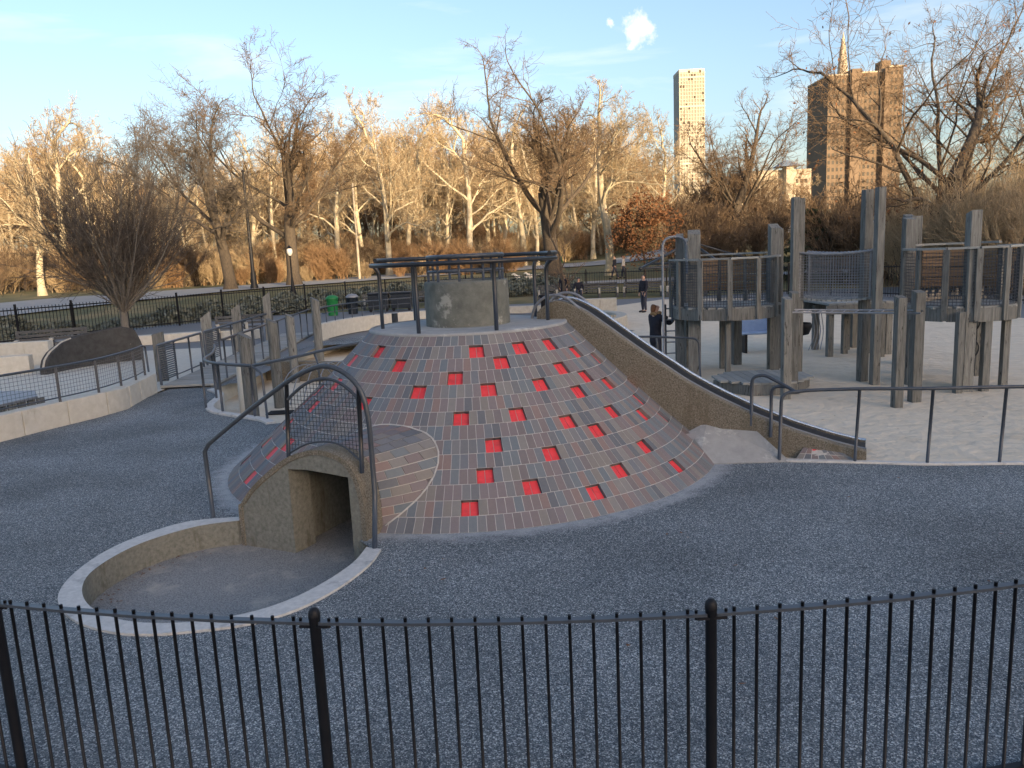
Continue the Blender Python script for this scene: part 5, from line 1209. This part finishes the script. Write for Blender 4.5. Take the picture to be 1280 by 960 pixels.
# far wood: one mass
spots = []
for px in np.arange(-60, 830, 13):
    for Y0 in (112, 138):
        Y = Y0+rng.random()*20; tl = float(np.interp(px,[-60,0,60,120,200,260,420,520,620,740,800,860],[205,190,165,178,222,215,165,160,160,150,170,205]))+rng.random()*34
        hz = 318-(px-632.6)*.0457; x = px_at(px+rng.random()*12,Y); spots.append((x,Y,max(7,EYE+(hz-tl)*Y/960-HT(x,Y)),rng.random()*6.28))
for px in np.arange(830, 1010, 16):
    Y = 130+rng.random()*20; x = px_at(px,Y); spots.append((x,Y,9+rng.random()*4-HT(x,Y)*.3,rng.random()*6.28))
rng.shuffle(spots); spots = [tuple(s_) for s_ in spots]
scatter('far_wood', ['far1','far2','far3'], spots)

# ------------------------------------------------------------------ buildings
def at_px(px, Y): return px_at(px, Y)
Y = 900; x0, x1 = at_px(851,Y), at_px(881,Y); zt = EYE+(309-105)*Y/960
gt = thing('glass_tower', 'slender pale gridded skyscraper rising above the bare trees', 'skyscraper', ((x0+x1)/2,Y,0))
W = x1-x0; b_ = MB(); b_.box(((x0+x1)/2,Y+15,zt/2),(W,30,zt)); b_.build('core', M['glass_tower'], gt)
b_ = MB()
for i in range(10): b_.box((x0+W*i/9, Y-.3, zt/2),(.55,.6,zt-.5))
for i in range(8): b_.box((x1+.3, Y+30*i/7, zt/2),(.6,.5,zt-.5))
for i in range(50): b_.box(((x0+x1)/2, Y-.25, zt*(i+.5)/50),(W,.5,.6 if i%8 else 1.8))
b_.build('mullions', M['tower_frame'], gt, kind='stuff')
b_ = MB(); b_.box(((x0+x1)/2,Y+15,zt+1.2),(W+.4,30.4,3.4)); b_.build('crown_band', M['tower_frame'], gt)
wn = MB()
for i in range(50):
    for j in range(9):
        if rnd.random() < .16: wn.box((x0+W*(j+.5)/9, Y-.1, zt*(i+1)/50),(W/9-.8,.3,zt/50-.9))
wn.build('window', M['window_dark'], gt, kind='stuff')
Y = 330
def bxs(px): return at_px(px, Y)
bb = thing('brick_tower', 'brown brick apartment tower behind the huge spreading tree', 'apartment tower', (bxs(1078),Y,0))
hzr = 318-(1078-632.6)*.0457
def zz(y): return EYE+(hzr-y)*Y/960
for pa, pb, ty, dp in ((1034,1060,104,6),(1060,1072,98,2),(1072,1100,102,7),(1100,1107,99,2),(1107,1124,97,5)):
    b_ = MB(); b_.box(((bxs(pa)+bxs(pb))/2,Y+dp/2+11,zz(ty)/2),(bxs(pb)-bxs(pa)-.02,22-dp+dp,zz(ty))); b_.build('wing', M['tan_brick'], bb)
wn = MB()
for pa, pb, ty, dp in ((1034,1060,104,6),(1072,1100,102,7),(1107,1124,97,5)):
    nw = int((pb-pa)/5)
    for i in range(20):
        for j in range(nw):
            wn.box((bxs(pa+(j+.5)*(pb-pa)/nw), Y+dp/2+.02, zz(ty)-2.2-i*2.95),(.95,.16,1.5))
wn.build('window', M['window_dark'], bb, kind='stuff')
b_ = MB(); b_.box((bxs(1115),Y+14,zz(91)),(4.0,6,5.0)); b_.build('penthouse', M['tan_brick'], bb)
b_ = MB()
for pa, pb, ty, dp in ((1034,1060,104,6),(1072,1100,102,7),(1107,1124,97,5)): b_.box(((bxs(pa)+bxs(pb))/2,Y+dp/2+11,zz(ty)+.3),(bxs(pb)-bxs(pa)+.3,22.4,.6))
b_.build('parapet', M['stone_pale'], bb)
Y = 520; hz2 = 318-(1045-632.6)*.0457
spx = at_px(1047,Y); sz_ = EYE+(hz2-58)*Y/960
spire = thing('church_spire', 'thin pale spire poking up behind the brown brick tower', 'spire', (spx,Y,0))
b_ = MB(); b_.box((spx,Y,(sz_-38)/2),(7,7,sz_-38)); b_.build('shaft', M['stone_pale'], spire)
b_ = MB(); b_.lathe((spx,Y,sz_-38), [(4.6,0),(3.4,14),(1.9,28),(.05,38)], 8); b_.build('steeple', M['stone_pale'], spire)
Y = 260; hz3 = 318-(960-632.6)*.0457
def q3(px): return at_px(px,Y)
def z3(y): return EYE+(hz3-y)*Y/960
mu = thing('long_building', 'long low tan building with a blue grey turret roof behind the round tree', 'building', (q3(960),Y,0))
b_ = MB(); b_.box(((q3(925)+q3(1012))/2,Y+10,z3(217)/2),(q3(1012)-q3(925),20,z3(217))); b_.build('wall', M['tan_brick'] if False else M['stone_pale'], mu)
wn = MB()
for j in range(15): wn.box((q3(930+j*5.4), Y-.02, z3(231)),(.8,.2,1.2))
wn.build('window', M['window_dark'], mu, kind='stuff')
b_ = MB(); b_.box((q3(982),Y-1,z3(214)/2),(2.4,4,z3(214))); b_.build('turret', M['stone_pale'], mu)
b_ = MB(); tz0, tz1 = z3(214), z3(205); cxx = q3(981)
b_.add([(cxx-4,Y-4,tz0),(cxx+4,Y-4,tz0),(cxx+4,Y+3,tz0),(cxx-4,Y+3,tz0),(cxx,Y,tz1)], [(0,1,4),(1,2,4),(2,3,4),(3,0,4),(3,2,1,0)]); b_.build('turret_roof', M['roof_blue'], mu)
b_ = MB(); b_.box(((q3(895)+q3(925))/2,Y+14,z3(226)/2),(q3(925)-q3(895)-.1,12,z3(226))); b_.build('annex', M['stone_block'], mu)

# unseen apartment blocks added behind the viewer, sized to shade the playground
for i,(xa,xb,h,lab) in enumerate(((-160,40,86,'unseen stone apartment block added behind the viewer to shade the playground, left one'),(42,160,87,'unseen stone apartment block added behind the viewer to shade the playground, middle one'),(162,330,86,'unseen stone apartment block added behind the viewer to shade the playground, right one'),(332,560,87,'unseen stone apartment block added behind the viewer to shade the playground, farthest right one'))):
    ab = thing('unseen_shade_block', lab, 'unseen shade block', ((xa+xb)/2,-400,0))
    b_ = MB(); b_.box(((xa+xb)/2,-410,h/2),(xb-xa,20,h)); b_.build('wall', M['stone_block'], ab)
    b_ = MB(); b_.box(((xa+xb)/2,-410,h+.4),(xb-xa+1,21,.8)); b_.build('cornice', M['stone_pale'], ab)
    wn = MB()
    for r_i in range(24):
        for c_i in range(int((xb-xa)/4)): wn.box((xa+2+c_i*4,-399.96,3+r_i*3.4),(1.3,.2,1.9))
    wn.build('window', M['window_dark'], ab, kind='stuff')

# ------------------------------------------------------------------ people
def person(label, loc, rz=0.0, h=1.65, top='coat', legs='jeans', hair='hair', armL=None, armR=None, stride=.0, sit=False, scarf=None, group=None, coat_len=.0, long_hair=True):
    t = thing('person', label, 'person', loc, group); s = h/1.68
    hip = (0,0,.92); 
    J = {'pel':(0,0,.93),'sp':(0,.0,1.12),'ch':(0,.0,1.32),'nk':(0,.0,1.46),'hd':(0,.02,1.55),'hd2':(0,.02,1.60)}
    aL = armL or [(-.20,0,1.38),(-.25,.02,1.12),(-.22,.10,.88)]; aR = armR or [(.20,0,1.38),(.25,.02,1.12),(.22,.10,.88)]
    lg = lambda sx, st: [(sx*.10,0,.86),(sx*.11,st*.5+.02,.48),(sx*.11,st*.9-.02,.09),(sx*.12,st*.9+.15,.04)]
    if sit: lg = lambda sx, st: [(sx*.10,.04,.50),(sx*.12,.44,.50),(sx*.12,.46,.10),(sx*.13,.60,.05)]; dz = -.42
    else: dz = 0
    def skin_obj(chains, radii, name, m_):
        bm = bmesh.new(); lay = bm.verts.layers.skin.verify(); first = None; made = {}
        for ch, ra in zip(chains, radii):
            prev = None
            for p, r in zip(ch, ra):
                key = tuple(round(x,4) for x in p)
                v = made.get(key)
                if v is None:
                    v = bm.verts.new(V(p)*s); v[lay].radius = ((r if hasattr(r,'__len__') else (r,r))[0]*s,(r if hasattr(r,'__len__') else (r,r))[1]*s); made[key] = v
                    if first is None: first = v; v[lay].use_root = True
                if prev is not None and prev is not v:
                    try: bm.edges.new((prev, v))
                    except ValueError: pass
                prev = v
        me = bpy.data.meshes.new(name); bm.to_mesh(me); bm.free(); me.materials.append(M[m_]); me.polygons.foreach_set('use_smooth',[True]*len(me.polygons))
        o = link_mesh(name, me, t); o.modifiers.new('skin','SKIN').use_smooth_shade = True; sb = o.modifiers.new('sub','SUBSURF'); sb.levels = 2; sb.render_levels = 2; return o
    z = lambda p: (p[0],p[1],p[2]+dz)
    torso = [z(J['pel']),z(J['sp']),z(J['ch']),z(J['nk'])]
    # body (one skinned figure): legs, pelvis, torso, neck, head
    head = [z(J['nk']),z((0,.01,1.53)),z((0,.025,1.60)),z((0,.02,1.66))]
    L1 = [z(J['pel'])]+[(p[0],p[1],p[2]) for p in lg(-1, stride)]; L2 = [z(J['pel'])]+[(p[0],p[1],p[2]) for p in lg(1,-stride)]
    A1 = [z(J['ch'])]+[z(p) for p in aL]; A2 = [z(J['ch'])]+[z(p) for p in aR]
    def hand(A):
        w_ = V(A[-1]); d = unit(V(A[-1])-V(A[-2])); return [tuple(w_), tuple(w_+d*.05), tuple(w_+d*.10)], d
    skin_obj([torso+head[1:], L1, L2, A1, A2], [[(.14,.11),(.13,.10),(.155,.105),(.055,.055),(.07,.075),(.083,.095),(.06,.07)],[(.14,.11),.085,.062,.042,.040],[(.14,.11),.085,.062,.042,.040],[(.155,.105),.06,.045,.032],[(.155,.105),.06,.045,.032]], 'body', 'skin')
    # hands with five fingers
    for A in (A1, A2):
        w_ = V(A[-1]); d = unit(V(A[-1])-V(A[-2])); up = V((0,0,1)) if abs(d[2]) < .8 else V((0,1,0)); sd = unit(np.cross(d,up)); nn = np.cross(sd,d)
        chains = [[tuple(w_),tuple(w_+d*.045),tuple(w_+d*.085)]]; rads = [[(.024,.018),(.038,.016),(.036,.014)]]
        for fi, (o_, ln) in enumerate(((-.030,.058),(-.010,.070),(.010,.066),(.029,.052))):
            b0 = w_+d*.085; chains.append([tuple(b0), tuple(b0+sd*o_+d*.012), tuple(b0+sd*o_*1.1+d*(ln*.6)-nn*.012), tuple(b0+sd*o_*1.1+d*ln-nn*.032)]); rads.append([(.036,.014),.010,.009,.008])
        chains.append([tuple(w_+d*.045), tuple(w_+d*.05-sd*.04), tuple(w_+d*.085-sd*.052-nn*.012)]); rads.append([(.038,.016),.011,.009])
        skin_obj(chains, rads, 'hand', 'skin')
    # clothes follow the body
    e = .018
    coat_low = z((0,0,.93-coat_len)) if not sit else z((0,0,.90))
    skin_obj([[coat_low, z((0,0,1.0)), z(J['sp']), z(J['ch']), z((0,0,1.42))], [z(J['ch'])]+[z(p) for p in aL[:-1]]+[tuple(V(z(aL[-1]))*.96+V(z(aL[-2]))*.04)], [z(J['ch'])]+[z(p) for p in aR[:-1]]+[tuple(V(z(aR[-1]))*.96+V(z(aR[-2]))*.04)]],
             [[(.185,.15),(.175,.14),(.16,.13),(.18,.135),(.09,.085)],[(.18,.135),.085,.066,.052],[(.18,.135),.085,.066,.052]], 'jacket', top)
    for LL in (L1, L2): skin_obj([[tuple(V(LL[0])+V((LL[1][0]*.5,0,0)))]+LL[1:4]], [[.12,.100,.074,.056]], 'trouser_leg', legs)
    for LL in (L1, L2): skin_obj([[tuple(V(LL[3])+V((0,-.02,-.02))), tuple(V(LL[4])+V((0,-.02,.01))), tuple(V(LL[4])+V((0,.06,0)))]], [[.05,.048,.036]], 'shoe', 'steel_black')
    hz_ = 1.66+dz
    hc = [[(0,-.015,hz_+.015),(0,-.045,hz_-.04),(0,-.065,hz_-.10)]+([(0,-.075,hz_-.20)] if long_hair else [])]
    skin_obj(hc, [[(.075,.075),(.088,.075),(.080,.062)]+([.05] if long_hair else [])], 'hair', hair)
    # face: eyes, nose, mouth, ears
    f_ = MB()
    for sx in (-1,1): f_.lathe(tuple(V((sx*.032,.105,1.605+dz))*s), [(.001,-.008*s),(.009*s,0),(.001,.008*s)], 8)
    f_.build('eyes', M['hair_dark'], None).parent = t
    f_ = MB(); f_.add([tuple(V(p)*s) for p in ((-.012,.108,1.575+dz),(.012,.108,1.575+dz),(0,.132,1.578+dz),(0,.106,1.615+dz))], [(0,2,3),(2,1,3),(0,1,2)]); f_.build('nose', M['skin'], None).parent = t
    f_ = MB(); f_.box(tuple(V((0,.104,1.548+dz))*s),(.04*s,.012*s,.008*s)); f_.build('mouth', M['redcloth'], None).parent = t
    if scarf:
        f_ = MB(); f_.tube([tuple(V((.10*math.cos(a),.02+.09*math.sin(a),1.455+dz+.02*math.sin(3*a)))*s) for a in np.linspace(0,2*PI,17)[:-1]], .048*s, 8, True); f_.build('scarf', M[scarf], None).parent = t
    t.rotation_euler = (0,0,rz); return t
person('woman in a long dark coat and tan scarf reaching for the tower ladder', (3.42,17.95,.0), rz=-1.15, h=1.60, coat_len=.28, scarf='scarf', armL=[(-.20,.02,1.38),(-.22,.26,1.24),(-.10,.46,1.34)], armR=[(.20,.02,1.38),(.22,.26,1.20),(.10,.48,1.30)], hair='hair')
person('child in a red jacket standing on the left play tower deck', (4.25,18.55,1.58), rz=2.4, h=1.12, top='redcloth', hair='hair_dark', long_hair=False)
person('person in dark clothes standing on the pavement left of the play tower', (6.2,35.2,0), rz=2.0, h=1.7, hair='hair_dark', long_hair=False)
person('person in a long black coat standing by the benches beyond the slide', (3.2,44.2,-.01), rz=2.8, h=1.65, coat_len=.3, hair='hair_dark')
person('person in dark blue sitting on a bench behind the young tree', (4.35,47.35,.0), rz=3.1, h=1.7, hair='hair_dark', sit=True, long_hair=False)
person('walker in a dark jacket at the foot of the leaning pale tree', (8.0,57.5,HT(8.0,57.5)+.09), rz=1.2, h=1.72, stride=.25, hair='hair_dark', long_hair=False)
person('walker in a grey jacket beside the one in dark clothes', (8.7,57.8,HT(8.7,57.8)+.09), rz=1.2, h=1.66, top='greycloth', stride=-.2)
person('distant walker in bright green on the far path', (4.6,66.5,HT(4.6,66.5)+.1), rz=-1.2, h=1.7, top='green_plastic', stride=.25, hair='hair_dark', long_hair=False)
def dog(label, x, y, rz):
    t = thing('dog', label, 'dog', (x,y,HT(x,y)+.1)); bm = bmesh.new(); lay = bm.verts.layers.skin.verify(); first = []
    def chain(pts_, rs, start=None):
        prev = start
        for p, r in zip(pts_, rs):
            v = bm.verts.new(p); v[lay].radius = (r,r); first.append(v)
            if prev is not None: bm.edges.new((prev,v))
            prev = v
        return prev
    b0 = bm.verts.new((0,-.30,.50)); b0[lay].radius = (.12,.12); b0[lay].use_root = True
    md = chain([(0,-.05,.50)],[.115],b0); cht = chain([(0,.25,.52)],[.15],md); nk = chain([(0,.40,.66)],[.08],cht); hd = chain([(0,.47,.76),(0,.60,.73),(0,.68,.71)],[.085,.055,.04],nk)
    for sx in (-1,1):
        chain([(sx*.09,-.32,.38),(sx*.09,-.27,.27),(sx*.09,-.40,.17),(sx*.09,-.38,.03),(sx*.09,-.33,.02)],[.085,.06,.035,.03,.03],b0)
        chain([(sx*.09,.26,.36),(sx*.09,.25,.20),(sx*.09,.26,.03),(sx*.09,.31,.02)],[.06,.04,.03,.03],cht)
    chain([(0,-.45,.55),(0,-.60,.66),(0,-.66,.78)],[.045,.035,.025],b0)
    me = bpy.data.meshes.new('body'); bm.to_mesh(me); bm.free(); me.materials.append(M['white_fur']); o = link_mesh('body', me, t); o.modifiers.new('skin','SKIN').use_smooth_shade = True; sb = o.modifiers.new('sub','SUBSURF'); sb.levels = 1; sb.render_levels = 2
    for sx in (-1,1): b_ = MB(); b_.add([(sx*.03,.44,.83),(sx*.09,.46,.82),(sx*.08,.45,.72),(sx*.075,.49,.78)], [(0,1,2),(0,3,1),(1,3,2),(0,2,3)]); b_.build('ear', M['white_fur'], None).parent = t
    t.rotation_euler = (0,0,rz)
dog('white dog walking on the far path, left one', 1.0, 57.0, 1.5); dog('cream dog walking on the far path, right one', 1.9, 57.3, 1.4)
